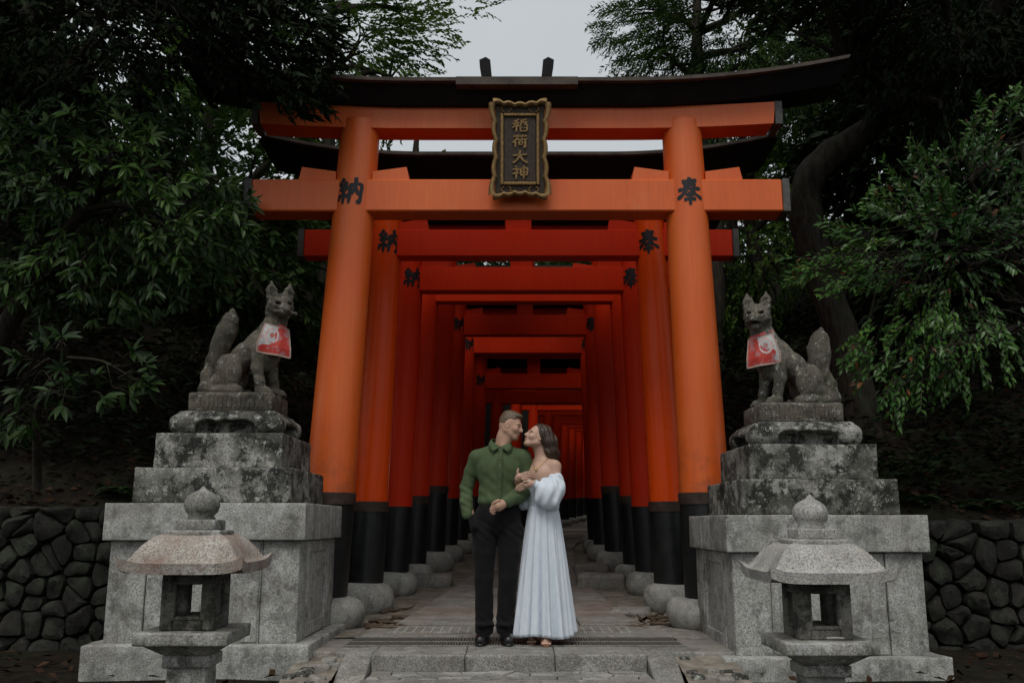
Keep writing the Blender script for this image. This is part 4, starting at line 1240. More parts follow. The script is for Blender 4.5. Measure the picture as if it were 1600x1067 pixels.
# shirt
S = Sculpt((-.36, -.30, .93), (.38, .17, 1.60), .005)
S.ell((.022, .0, 1.32), (.182, .120, .18), k=.04); S.ell((.018, 0, 1.14), (.156, .110, .19), k=.04); S.ell((.016, -.006, 1.068), (.160, .118, .060), k=.03)
S.chain([(-.145, .01, 1.408), (.03, .02, 1.468), (.205, .01, 1.408)], [.064, .064, .064], .03)
S.chain([(-.152, .01, 1.402), (-.195, .04, 1.30), (-.234, .05, 1.18), (-.235, .0, 1.06), (-.222, -.03, .965)], [.068, .057, .051, .048, .044], .02)
S.chain([(.215, .01, 1.405), (.243, .02, 1.28), (.252, .03, 1.155)], [.067, .058, .054], .02)
S.chain([(.255, .03, 1.155), (.175, -.07, 1.105), (.098, -.145, 1.068)], [.054, .052, .045], .02)
S.cap((.105, -.138, 1.072), (.074, -.166, 1.058), .046, .043, .006)                     # cuff
S.ell((.035, -.01, 1.545), (.062, .070, .055), k=.01, op='sub')
def folds(X, Y, Z):
    w = .0038 * np.sin(60 * Z + 26 * X + 4 * np.sin(X * 15)) + .0032 * np.sin(75 * Z - 45 * X + 30 * Y + 1.3)
    el = np.exp(-(((X - .235) / .08) ** 2 + ((Z - 1.14) / .08) ** 2)) + np.exp(-(((X + .235) / .07) ** 2 + ((Z - 1.10) / .12) ** 2))
    wa = np.exp(-((Z - 1.07) / .06) ** 2)
    v_ = .003 * np.sin(X * 85 + Z * 20) * wa
    dia = .0016 * np.sin((X * .75 + Z) * 70) * np.exp(-((Z - 1.2) / .12) ** 2)
    return w * .15 + el * .0035 * np.sin(Z * 120 + X * 60) + v_ + dia
S.warp(folds)
S.boxp((.012, 0, .955), (.190, .30, .05), rnd=.005, k=.004, op='sub')                    # tucked at the belt
sh = part('shirt', S.mesh(MO), M['shirt'], man)
# collar flaps, placket and buttons
for top, low in (([(.035, .078, 1.556), (-.020, .058, 1.562), (-.038, .0, 1.552), (-.020, -.055, 1.525), (.034, -.088, 1.484)], [(.035, .092, 1.530), (-.040, .070, 1.530), (-.058, .0, 1.520), (-.056, -.070, 1.482), (-.022, -.118, 1.446)]),
                 ([(.035, .078, 1.556), (.090, .058, 1.556), (.106, .0, 1.542), (.088, -.055, 1.518), (.034, -.088, 1.484)], [(.035, .092, 1.530), (.112, .070, 1.524), (.124, .0, 1.510), (.124, -.070, 1.470), (.090, -.116, 1.442)])):
    A, B = smoothpath(top, 3), smoothpath(low, 3); V = []
    for p, q in zip(A, B):
        m_ = (p + q) / 2 + Vector((0, 0, .005)); V += [tuple(r_ + Vector(MO)) for r_ in (p, m_, q)]
    o = part('collar', pm(V, [(3 * i + j, 3 * i + j + 1, 3 * i + j + 4, 3 * i + j + 3) for i in range(len(A) - 1) for j in (0, 1)]), M['shirt'], sh, True)
    md = o.modifiers.new('thickness', 'SOLIDIFY'); md.thickness = .005; md.offset = 0
def shirt_front(z):
    zz = [1.04, 1.10, 1.20, 1.32, 1.40, 1.455, 1.49]; yy_ = [-.131, -.126, -.124, -.131, -.118, -.098, -.085]
    return float(np.interp(z, zz, yy_))
pts = [(.038 - .012 * (1.49 - z) / .4, shirt_front(z) - .004, z) for z in np.linspace(1.47, 1.085, 14)]
V = []
for p in pts: V += [(p[0] - .016 + MO[0], p[1] + .004 + MO[1], p[2]), (p[0] - .014 + MO[0], p[1] - .002 + MO[1], p[2]), (p[0] + .014 + MO[0], p[1] - .002 + MO[1], p[2]), (p[0] + .016 + MO[0], p[1] + .004 + MO[1], p[2])]
part('placket', pm(V, [(4 * i + j, 4 * i + j + 1, 4 * i + j + 5, 4 * i + j + 4) for i in range(13) for j in range(3)]), M['shirt'], sh, True)
for z in (1.455, 1.385, 1.31, 1.235, 1.16):
    me = lathe([(.0055, 0), (.0055, .003), (.003, .004)], (0, 0, 0), 10); me.transform(Matrix.Translation((.036 - .012 * (1.49 - z) / .4 + MO[0], shirt_front(z) - .006 + MO[1], z)) @ Matrix.Rotation(PI / 2, 4, 'X'))
    part('button', me, M['button'], sh)
# trousers and belt
S = Sculpt((-.26, -.19, .02), (.27, .19, 1.08), .0065)
S.ell((.012, .005, .950), (.182, .132, .14), k=.04); S.ell((.01, 0, .87), (.10, .10, .08), k=.03); S.cap((-.025, .005, 1.0), (.05, .005, 1.0), .112, .112, .03)
for sx, hx, kx, ax_ in ((-1, -.088, -.092, -.088), (1, .108, .092, .076)):
    S.chain([(hx, 0, .86), (hx * .5 + kx * .5, -.005, .68), (kx, -.008, .49), (ax_, .01, .20), (ax_, .005, .085)], [.102, .088, .073, .069, .070], .012)
    S.ell((ax_, -.015, .14), (.070, .072, .025), k=.02)
S.cap((-.185, -.03, .94), (-.165, -.06, .87), .036, .034, .035)                              # hand inside the pocket
S.warp(lambda X, Y, Z: .0018 * np.sin(Z * 30 + np.abs(X - .01) * 55) + .003 * np.sin(Z * 90 + X * 70) * (np.exp(-((Z - .16) / .07) ** 2) + np.exp(-((Z - .82) / .08) ** 2)) - .002 * np.exp(-((np.abs(X - .008) - .088) / .012) ** 2) * (Y < 0) * (Z < .8))
S.cut((0, 0, 1.045), (0, 0, 1), .004); S.cut((0, 0, .078), (0, .25, -1), .004)
tr = part('trousers', S.mesh(MO), M['trousers'], man)
pts = [(MO[0] + .012 + .158 * math.cos(a), MO[1] + .003 + .114 * math.sin(a)) for a in np.linspace(0, 2 * PI, 41)]
V = [(x, y, z) for x, y in pts for z in (.990, 1.022)]
o = part('belt', pm(V, [(2 * i, 2 * i + 2, 2 * i + 3, 2 * i + 1) for i in range(40)]), M['belt'], tr, True); md = o.modifiers.new('thickness', 'SOLIDIFY'); md.thickness = .006
def shoe(sx, ax_):
    S = Sculpt((-.09, -.25, -.005), (.09, .12, .14), .005)
    S.chain([(0, .055, .045), (0, -.02, .05), (0, -.09, .04), (.004 * sx, -.170, .036)], [.042, .045, .047, .040], .02)
    S.cap((0, .04, .06), (0, .02, .10), .040, .042, .02)
    S.boxp((0, .045, .010), (.040, .045, .012), rnd=.01, k=.006); S.ell((.002 * sx, -.10, .008), (.050, .115, .012), k=.006)
    S.boxp((0, -.005, .0225), (.09, .2, .0015), rnd=.001, k=.002, op='sub')
    S.cut((0, 0, 0.001), (0, 0, -1), .002)
    V, Q = S.arrays(); a = math.radians(6 * sx); c_, s_ = math.cos(a), math.sin(a)
    V = np.stack([V[:, 0] * c_ - V[:, 1] * s_, V[:, 0] * s_ + V[:, 1] * c_, V[:, 2]], 1)
    o = part('shoe', fm(V + np.array((MO[0] + ax_, MO[1] - .01, .004)), Q, smooth=True), M['shoe'], man)
    for k in range(4):
        yy_ = -.035 - k * .024; z = .092 - k * .0075
        part('lace', tube([(MO[0] + ax_ - .022 - sx * yy_ * .1, MO[1] - .01 + yy_, .004 + z - .010), (MO[0] + ax_ - sx * yy_ * .1, MO[1] - .016 + yy_, .004 + z), (MO[0] + ax_ + .022 - sx * yy_ * .1, MO[1] - .01 + yy_, .004 + z - .010)], [.003] * 3, 5), M['belt'], o)
shoe(-1, -.092); shoe(1, .078)

# ---- the woman
WO = (.25, 7.4, 0.0)
wom = thing('person', 'woman with long dark hair in white off-shoulder dress holding the man\'s arm', 'person', WO)
wc, wR = (-.052, -.030, 1.570), frame((-.86, -.30, .40), (.42, .05, 1)); ws = .84
S = Sculpt((-.28, -.24, .0), (.26, .22, 1.70), .0052)
tf = frame((-.6, -.8, 0))              # torso faces the man and half the camera
S.ell((.0, .0, 1.24), (.085, .125, .15), tf, .04); S.ell((.0, 0, 1.06), (.075, .105, .14), tf, .04); S.ell((0, 0, .92), (.07, .09, .10), tf, .04)
S.cap((-.105, .07, 1.335), (.080, -.070, 1.335), .044, .045, .04)
S.chain([(-.10, .065, 1.335), (-.01, -.005, 1.375), (.078, -.065, 1.333)], [.048, .052, .047], .03)
S.ell((-.03, -.045, 1.27), (.07, .11, .09), tf, .03)
H = sculpt_head(S, wc, wR, ws, True)
S.chain([H((-.03, 0, -.05)), (-.028, -.01, 1.46), (-.012, .0, 1.385)], [.046, .042, .050], .03)
for a, b in (((-.045, -.055, 1.345), (.085, -.10, 1.36)), ((-.045, -.05, 1.345), (-.10, .03, 1.35))): S.cap(a, b, .012, .014, .02)     # collar bones
S.chain([(.084, -.075, 1.330), (.090, -.105, 1.22), (.085, -.12, 1.10)], [.047, .041, .036], .025)
S.chain([(.085, -.12, 1.10), (.0, -.155, 1.155), (-.075, -.148, 1.200)], [.038, .034, .0235], .02)
S.chain([(-.11, .07, 1.34), (-.12, .08, 1.15), (-.19, .0, 1.17), (-.205, -.085, 1.215)], [.045, .038, .030, .024], .02)
for sx in (-1, 1):
    S.chain([(.0 + sx * .06, 0, .86), (.0 + sx * .05, 0, .48), (.0 + sx * .045, .01, .10)], [.06, .045, .034], .03)
# left hand resting on his sleeve, fingers to the left
S.chain([(-.075, -.148, 1.200), (-.115, -.152, 1.198), (-.140, -.150, 1.190)], [.022, .026, .026], .012)
for i in range(4):
    b_ = np.array((-.148, -.157 + .004 * i, 1.206 - .0135 * i)); ln = (.072, .080, .076, .060)[i]
    finger(S, [np.array((-.125, -.152, 1.197 - .004 * i)), b_, b_ + np.array((-.42, .02, -.12 - .03 * i)) * ln, b_ + np.array((-.74, .10, -.26 - .03 * i)) * ln, b_ + np.array((-.97, .22, -.42)) * ln], .0092, .004)
finger(S, [(-.105, -.165, 1.205), (-.135, -.176, 1.216), (-.160, -.176, 1.214)], .0098)
# right hand above it, coming round his arm, fingers to the right
S.chain([(-.205, -.095, 1.215), (-.203, -.125, 1.238), (-.195, -.138, 1.255)], [.022, .025, .026], .012)
for i in range(4):
    b_ = np.array((-.180 + .004 * i, -.150, 1.272 - .0135 * i)); ln = (.068, .076, .072, .056)[i]
    finger(S, [np.array((-.198, -.138, 1.255 - .003 * i)), b_, b_ + np.array((.44, -.02, .17 - .03 * i)) * ln, b_ + np.array((.80, .06, .26 - .05 * i)) * ln, b_ + np.array((1.0, .16, .28 - .06 * i)) * ln], .0090, .004)
finger(S, [(-.206, -.135, 1.262), (-.207, -.148, 1.288), (-.202, -.150, 1.312)], .0096)
# feet
for sx, fx, fy in ((1, .005, -.10), (-1, -.10, .03)):
    S.chain([(fx, fy + .12, .05), (fx, fy + .03, .055), (fx, fy - .07, .035)], [.032, .030, .027], .02)
    for i in range(5):
        S.cap((fx - .026 + i * .013, fy - .085, .026), (fx - .030 + i * .0145, fy - .115 + abs(i - 3.2) * .003 * sx, .022), .0095, .0085 if i else .0085, .004)
skin_w = (.54, .34, .25)
V, Q = S.arrays()
part('body', colormesh(V, Q, lambda V: head_colors(V, wc, wR, ws, skin_w, (.42, .13, .11), (.06, .035, .025)), WO), M['skin'], wom)
# hair
S = Sculpt((-.16, -.18, 1.20), (.20, .18, 1.72), .005)
wH = lambda p: np.array(wc) + wR @ (np.array(p) * ws)
S.ell(wH((-.022, 0, .034)), np.array((.110, .088, .102)) * ws, wR, .01)
S.cut(wH((.040, 0, .055)), wR @ np.array((.93, 0, .36 - .72)), .012)
S.ell(wH((.075, 0, -.045)), np.array((.092, .12, .12)) * ws, wR, .012, 'sub')
S.chain([(.010, -.050, 1.600), (.040, -.055, 1.53), (.056, -.048, 1.45), (.066, -.025, 1.37)], [.042, .042, .040, .026], .025)
S.chain([(.020, .0, 1.605), (.058, .005, 1.53), (.074, .01, 1.43), (.080, .02, 1.33), (.075, .03, 1.25)], [.054, .054, .048, .042, .024], .03)
S.chain([(.0, .05, 1.60), (.03, .06, 1.50), (.05, .06, 1.38), (.055, .06, 1.27)], [.045, .048, .045, .028], .03)
S.warp(lambda X, Y, Z: .0035 * np.sin(130 * (X - .35 * (1.6 - Z)) + 60 * Y + 2 * np.sin(Z * 22)) + .002 * np.sin(300 * (X - .3 * (1.6 - Z)) - 90 * Y))
part('hair', S.mesh(WO), M['hair_w'], wom)
# dress: bodice with puff sleeves
S = Sculpt((-.30, -.30, .95), (.30, .24, 1.34), .0055)
S.ell((.0, .0, 1.16), (.108, .142, .17), tf, .03); S.ell((.0, 0, 1.03), (.098, .128, .08), tf, .03)
for q in (-1, 1):
    p_ = tf @ np.array((.062, q * .058, 0)); S.ell((p_[0], p_[1], 1.195), (.058, .062, .065), tf, .03)
S.cut((0, 0, 1.262), (.10, .10, 1), .004)
S.chain([(.088, -.10, 1.235), (.076, -.125, 1.15), (.052, -.145, 1.075)], [.060, .084, .075], .03)
S.ell((.015, -.155, 1.105), (.092, .068, .095), k=.04); S.cap((.02, -.16, 1.13), (-.062, -.152, 1.193), .07, .030, .03)
S.chain([(-.12, .09, 1.24), (-.13, .10, 1.13), (-.155, .05, 1.05)], [.06, .075, .05], .03)
def puff(X, Y, Z):
    w = (X > -.08) & (Y < -.03)
    a = np.arctan2(Z - 1.12, X - .10); r_ = np.sqrt((Z - 1.12) ** 2 + (X - .10) ** 2)
    top = np.exp(-((Z - 1.235) / .05) ** 2); bot = np.exp(-((Z - 1.04) / .05) ** 2)
    ang = np.arctan2(Y + .115, X - .08)
    return w * (.006 * np.sin(ang * 15) * top + .004 * np.sin(80 * X + 25 * Z + 3 * np.sin(Z * 20)) * (.5 + bot) + .0035 * np.sin(35 * Z - 75 * X)) + (~w) * .003 * np.sin(130 * X - 100 * Y)
S.warp(puff)
S.cut((0, 0, .985), (0, 0, -1), .004)
S.ell((.075, -.085, 1.358), (.12, .11, .085), k=.012, op='sub')          # open over the bare shoulder
bod = part('dress_bodice', S.mesh(WO), M['dress'], wom)
# cuff gathered at the wrist
part('sleeve_cuff', tube([(WO[0] - .052, WO[1] - .152, 1.187), (WO[0] - .068, WO[1] - .150, 1.197), (WO[0] - .078, WO[1] - .149, 1.203)], [.036, .031, .036], 18), M['dress'], bod, True)
# skirt in gathered folds
rs = []; NZ, NA = 40, 180
rw = random.Random(4); ph = [(rw.uniform(0, 2 * PI), rw.choice((13, 17, 19, 23, 29, 31)), rw.uniform(.35, 1)) for _ in range(8)]
for j in range(NZ + 1):
    t = j / NZ; z = 1.03 - (1.03 - .058) * t
    hx = .104 + .110 * t ** .8; hy = .100 + .105 * t ** .75; cx_ = -.004 - .004 * t
    amp = .007 + .024 * t; ring = []
    for k in range(NA):
        a = 2 * PI * k / NA + .10 * math.sin(t * 3)
        w_ = sum(s_ * math.sin(n_ * a + p_ + .5 * math.sin(t * 2.2 + p_)) for p_, n_, s_ in ph) / 2.7
        w_ = w_ if w_ > 0 else w_ * 1.35
        r_ = 1 + amp * w_ / .17
        ring.append((WO[0] + cx_ + hx * r_ * math.cos(a), WO[1] + .005 + hy * r_ * math.sin(a), z + (.012 * math.sin(3 * a + 1) + .006 * w_) * (t ** 6)))
    rs.append(ring)
o = part('skirt', rings(rs, caps=False), M['dress'], wom, True); md = o.modifiers.new('thickness', 'SOLIDIFY'); md.thickness = .004
# sandals
for fx, fy in ((.005, -.10), (-.10, .03)):
    rs = []
    for i in range(15):
        t = i / 14; w_ = .030 + .012 * math.sin(PI * t * .9 + .3); y = fy + .15 - .285 * t
        if t > .85: w_ *= 1 - (t - .85) * 3
        rs.append([(WO[0] + fx - w_, WO[1] + y, .002), (WO[0] + fx + w_, WO[1] + y, .002), (WO[0] + fx + w_, WO[1] + y, .014), (WO[0] + fx - w_, WO[1] + y, .014)])
    sd = part('sandal', rings(rs), M['sandal'], wom)
    for yo in (-.075, -.03):
        a = np.linspace(0, PI, 9); V = [(WO[0] + fx + .040 * math.cos(q), WO[1] + fy + yo + dy, .012 + (.052 if yo < -.05 else .075) * math.sin(q)) for q in a for dy in (-.010, .010)]
        oo = part('strap', pm(V, [(2 * i, 2 * i + 2, 2 * i + 3, 2 * i + 1) for i in range(8)]), M['sandal'], sd, True); md = oo.modifiers.new('thickness', 'SOLIDIFY'); md.thickness = .003
# necklace
cpts = smoothpath([(.05, -.02, 1.405), (.020, -.062, 1.385), (-.025, -.078, 1.345), (-.050, -.080, 1.322), (-.065, -.062, 1.345), (-.072, -.02, 1.39)], 5)
nk_ = part('necklace', tube([(p.x * 1.12 + WO[0] - .008, p.y * 1.25 + WO[1] - .012, p.z) for p in cpts], [.0022] * len(cpts), 5), M['brass'], wom)
pd = lathe([(.002, 0), (.008, .004), (.009, .010), (.004, .017), (.001, .02)], (WO[0] - .064, WO[1] - .115, 1.300), 10)
part('pendant', pd, M['brass'], nk_, True)
# ------------------------------------------------------------------ trees, shrubs, litter
def nrm(A): return A / np.maximum(np.linalg.norm(A, axis=1, keepdims=True), 1e-9)
LEAF = np.array([(0, 0, 0), (.32, .5, .05), (.70, .38, .01), (1, 0, -.12), (.70, -.38, .01), (.32, -.5, .05), (.32, 0, .0), (.70, 0, -.05)], float)   # width scaled apart
LEAFF = [(0, 6, 1), (6, 7, 2, 1), (7, 3, 2), (0, 5, 6), (6, 5, 4, 7), (7, 4, 3)]
LEAFT = np.array([(0, 6, 1), (6, 7, 2), (6, 2, 1), (7, 3, 2), (0, 5, 6), (6, 5, 4), (6, 4, 7), (7, 4, 3)])
def leaf_frames(D, up_bias, rng, face=(0, 0, 1.0)):
    """axis vectors for leaves pointing along D with blades roughly facing up"""
    D = nrm(D); U = np.tile(np.array(face), (len(D), 1)) + rng.normal(0, up_bias, (len(D), 3))
    S_ = nrm(np.cross(U, D)); N = np.cross(D, S_); return D, S_, N
LIGHTWARD = (0, -.8, .6)      # shrubs at the edge of the clearing turn their blades to the light
def leaves_fine(P, D, L, W, rng, up=.35):
    D, S_, N = leaf_frames(D, up, rng, LIGHTWARD); n = len(P)
    V = P[:, None, :] + LEAF[None, :, 0, None] * (L[:, None, None] * D[:, None, :]) + LEAF[None, :, 1, None] * ((L * W)[:, None, None] * S_[:, None, :]) + LEAF[None, :, 2, None] * (L[:, None, None] * N[:, None, :])
    F = LEAFT[None] + (np.arange(n) * 8)[:, None, None]
    return V.reshape(-1, 3), F.reshape(-1, 3)
def leaves_coarse(P, D, L, W, rng, up=.6):
    D, S_, N = leaf_frames(D, up, rng); n = len(P)
    q = np.array([(0, 0, 0), (.45, .5, .05), (1, 0, -.08), (.45, -.5, .05)])
    V = P[:, None, :] + q[None, :, 0, None] * (L[:, None, None] * D[:, None, :]) + q[None, :, 1, None] * ((L * W)[:, None, None] * S_[:, None, :]) + q[None, :, 2, None] * (L[:, None, None] * N[:, None, :])
    F = np.array([(0, 2, 1), (0, 3, 2)])[None] + (np.arange(n) * 4)[:, None, None]
    return V.reshape(-1, 3), F.reshape(-1, 3)
def blob_points(blobs, rng, shell=.55):
    out = []
    for c, r, n in blobs:
        d = nrm(rng.normal(size=(n, 3))); rad = rng.random(n) ** (1 / 3 * shell + .0)
        out.append(np.array(c) + d * rad[:, None] * np.array(r))
    return np.concatenate(out)
def twig_leaves(C, centre, per, tl, kind, rng, droop=.35):
    """leaf positions and directions on short twigs growing outward at cluster points C"""
    n = len(C); out = nrm(C - centre + rng.normal(0, .35, C.shape) * np.linalg.norm(C - centre, axis=1, keepdims=True) * .6)
    out[:, 2] -= droop * rng.random(n); out = nrm(out)
    ref = np.where(np.abs(out[:, 2:3]) > .9, np.array((1.0, 0, 0)), np.array((0, 0, 1.0)))
    A = nrm(np.cross(out, ref)); B = np.cross(out, A)
    j = np.arange(per)
    if kind == 'whorl':
        ang = (j * 2.399)[None, :] + rng.random((n, 1)) * 6.28; t = np.clip(1 - (j // 7)[None, :] * .45 + rng.normal(0, .05, (n, per)), 0, 1)
        spread = 1.0 + rng.normal(0, .15, (n, per))
        D = out[:, None, :] * .75 + (A[:, None, :] * np.cos(ang)[..., None] + B[:, None, :] * np.sin(ang)[..., None]) * spread[..., None]
        D[..., 2] -= .35
    else:
        ang = (j * PI + .4)[None, :] + rng.normal(0, .5, (n, per)); t = (j + .5)[None, :] / per + np.zeros((n, 1))
        D = out[:, None, :] * .9 + (A[:, None, :] * np.cos(ang)[..., None] + B[:, None, :] * np.sin(ang)[..., None]) * .8
        D[..., 2] -= .15
    T = tl * (.7 + .6 * rng.random((n, 1)))
    P = C[:, None, :] + out[:, None, :] * (t * T)[..., None]
    P[..., 2] -= droop * .25 * (t ** 2) * tl
    return P.reshape(-1, 3), D.reshape(-1, 3), [(C[i], C[i] + out[i] * float(T[i, 0])) for i in range(n)]
def limbs(trunk, C, rng, k, r0, nside=5, maxn=60):
    """limbs from the trunk to groups of cluster points, then twigs to the clusters"""
    lst = []
    TP = np.array([tuple(p) for p in trunk]); n = len(C)
    if n > maxn: C = C[rng.choice(n, maxn, replace=False)]
    cent = C[rng.choice(len(C), min(k, len(C)), replace=False)]
    lab = np.argmin(((C[:, None] - cent[None]) ** 2).sum(-1), 1)
    for i in range(len(cent)):
        m = C[lab == i]
        if not len(m): continue
        e = m.mean(0); src = TP[np.argmin(((TP - e) ** 2).sum(1) + 1.2 * np.maximum(TP[:, 2] - e[2] + .3, 0))]
        mid = (src + e) / 2 + rng.normal(0, .12, 3) * np.linalg.norm(e - src); mid[2] += .1 * np.linalg.norm(e - src)
        p = smoothpath([src, mid, e], 5); rr_ = np.linspace(r0, r0 * .4, len(p)); lst.append((p, list(rr_)))
        for c in m:
            a = np.array(tuple(p[rng.integers(len(p) // 2, len(p))])); q = (a + c) / 2 + rng.normal(0, .06, 3)
            lst.append((smoothpath([a, q, c], 3), list(np.linspace(r0 * .35, r0 * .08, 7))))
    return tubes(lst, nside)
def tree(name, label, cat, trunk, tr, blobs, per, tl, L, W, mat, seed, kind='spray', fine=False, group=None, k=7, lr=.05, up=.5, droop=.35, parts=0, maxn=60, shell=.55):
    rng = np.random.default_rng(seed)
    P = smoothpath(trunk, 5); base = tuple(trunk[0])
    t = thing(name, label, cat, base, group)
    rad = [np.interp(i / (len(P) - 1), np.linspace(0, 1, len(tr)), tr) for i in range(len(P))]
    me = tube(P, rad, 14)
    for v_ in me.vertices: v_.co += mnoise.noise_vector(v_.co * 4.0) * .12 * rad[0] + mnoise.noise_vector(v_.co * 11) * .05 * rad[0]
    tk = part('trunk', me, M['bark'], t, True)
    C = blob_points(blobs, rng, shell); centre = np.average([b[0] for b in blobs], axis=0, weights=[b[2] for b in blobs])
    part('limbs', limbs(P, C, rng, k, lr, 5, maxn), M['bark'], tk, True)
    LP, LD, tw = twig_leaves(C, centre, per, tl, kind, rng, droop)
    n = len(LP); LL = L * (.65 + .6 * rng.random(n)); WW = np.full(n, W) * (.85 + .3 * rng.random(n))
    rest = np.ones(n, bool)
    if parts:
        # the leaves that show largest: nearest the viewer and in front of the rest of the crown
        dx = (LP[:, 0]) / LP[:, 1]; dz = (LP[:, 2] - CAM_H) / LP[:, 1]
        inview = (np.abs(dx) < .54) & (dz > -.2) & (dz < .58)
        key = np.hypot(LP[:, 1], LP[:, 0] * .3) / (LL / L) ** .5 + (~inview) * 100 + rng.random(n) * .35
        pick = np.argsort(key)[:parts]; rest[pick] = False
    if fine: V, F = leaves_fine(LP[rest], LD[rest], LL[rest], WW[rest], rng, up)
    else: V, F = leaves_coarse(LP[rest], LD[rest], LL[rest], WW[rest], rng, up)
    cr = part('crown', fm(V, F, smooth=True), mat, t); 
    if parts:
        lm = bpy.data.meshes.new('leaf'); S_ = LEAF.copy(); S_[:, 1] *= W
        lm.from_pydata([tuple(p) for p in S_], [], LEAFF); lm.shade_smooth(); lm.materials.append(mat)
        D, Sd, N = leaf_frames(LD[~rest], up, rng, LIGHTWARD)
        for p, d, s_, u, l in zip(LP[~rest], D, Sd, N, LL[~rest]):
            o = bpy.data.objects.new('leaf', lm); COL.objects.link(o); o.parent = cr
            m_ = Matrix(((d[0], s_[0], u[0], p[0]), (d[1], s_[1], u[1], p[1]), (d[2], s_[2], u[2], p[2]), (0, 0, 0, 1)))
            o.matrix_local = Matrix.Translation(-wloc(cr)) @ m_ @ Matrix.Scale(float(l), 4)
    if fine:                                     # visible fine twigs
        tw = tw[::1]
        tg_ = part('twigs', tubes([([a, (a + b) / 2 + np.array((0, 0, .01)), b], [.006, .005, .003]) for a, b in tw[:900]], 4), M['bark'], cr); tg_['kind'] = 'stuff'
    return t
GF = 'forest trees on the slopes'
# left: broad-leaved bush leaning over the wall, nearest to the viewer
tree('broadleaf_tree', 'leafy broad-leaved tree with drooping leaf whorls left of the gate', 'tree', [(-5.6, 9.4, 1.2), (-5.2, 9.1, 2.4), (-4.6, 8.7, 3.3), (-4.0, 8.5, 4.0)], [.13, .11, .08, .04],
     [((-3.75, 8.3, 4.15), (.95, .7, .60), 230), ((-2.95, 8.1, 3.62), (.52, .5, .42), 110), ((-4.5, 8.4, 3.95), (.8, .7, .75), 170), ((-3.0, 8.15, 3.2), (.35, .4, .25), 22), ((-3.9, 8.5, 3.25), (.9, .6, .35), 90)],
     9, .14, .135, .29, M['leaf_a'], 31, 'whorl', True, None, 9, .035, .30, .45, 300, 140)
# left: low sprig over the stone wall
tree('broadleaf_sapling', 'low leafy sapling hanging over the left stone wall', 'sapling', [(-4.3, 8.5, 1.2), (-4.1, 8.0, 1.9), (-3.7, 7.6, 2.25)], [.04, .03, .015],
     [((-3.45, 7.4, 2.12), (.42, .3, .22), 16), ((-3.85, 7.5, 1.95), (.35, .3, .3), 12)], 8, .12, .15, .29, M['leaf_c'], 32, 'whorl', True, None, 4, .015, .30, .5, 110, 28)
# left: dark canopy overhanging the roof end
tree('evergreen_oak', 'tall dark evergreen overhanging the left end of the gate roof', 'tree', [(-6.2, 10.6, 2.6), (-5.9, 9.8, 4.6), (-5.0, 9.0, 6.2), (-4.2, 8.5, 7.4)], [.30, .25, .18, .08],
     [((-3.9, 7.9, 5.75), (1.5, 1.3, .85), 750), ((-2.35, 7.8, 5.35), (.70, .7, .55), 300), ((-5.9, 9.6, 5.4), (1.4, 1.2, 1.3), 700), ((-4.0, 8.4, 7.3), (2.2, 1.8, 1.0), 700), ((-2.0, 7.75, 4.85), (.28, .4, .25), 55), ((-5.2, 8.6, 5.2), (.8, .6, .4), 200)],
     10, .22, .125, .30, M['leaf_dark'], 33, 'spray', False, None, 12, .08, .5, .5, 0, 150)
# right: shrub with glossy leaves
tree('glossy_shrub', 'arching shrub with small glossy green leaves beside the right fox', 'shrub', [(5.4, 8.9, 1.2), (5.1, 8.5, 2.3), (4.5, 8.1, 3.3), (4.1, 7.9, 3.9)], [.10, .08, .05, .025],
     [((4.1, 7.85, 3.75), (.75, .5, .42), 130), ((3.45, 7.7, 3.25), (.65, .45, .36), 105), ((4.25, 7.8, 3.0), (.8, .5, .5), 120), ((2.85, 7.6, 3.0), (.40, .3, .13), 26), ((3.25, 7.65, 2.35), (.48, .35, .30), 55), ((3.75, 7.7, 2.45), (.55, .4, .35), 70), ((4.5, 7.9, 4.3), (.45, .5, .35), 60), ((3.25, 7.6, 1.98), (.2, .2, .12), 10)],
     10, .24, .076, .36, M['leaf_b'], 41, 'spray', True, None, 11, .03, .35, .15, 300, 150)
# right: leaning old tree with a bent trunk
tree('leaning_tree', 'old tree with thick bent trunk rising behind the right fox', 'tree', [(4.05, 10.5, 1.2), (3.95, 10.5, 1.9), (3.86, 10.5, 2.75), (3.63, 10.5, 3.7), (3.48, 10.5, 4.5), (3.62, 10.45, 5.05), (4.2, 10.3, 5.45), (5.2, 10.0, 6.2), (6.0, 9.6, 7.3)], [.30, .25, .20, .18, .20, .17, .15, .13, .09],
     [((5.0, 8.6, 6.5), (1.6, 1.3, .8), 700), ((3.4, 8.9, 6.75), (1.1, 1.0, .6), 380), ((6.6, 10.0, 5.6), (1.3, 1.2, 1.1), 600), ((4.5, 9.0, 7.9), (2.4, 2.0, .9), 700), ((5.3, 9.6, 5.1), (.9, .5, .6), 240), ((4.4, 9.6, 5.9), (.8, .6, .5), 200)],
     10, .22, .12, .30, M['leaf_dark'], 42, 'spray', False, None, 12, .08, .5, .5, 0, 150)
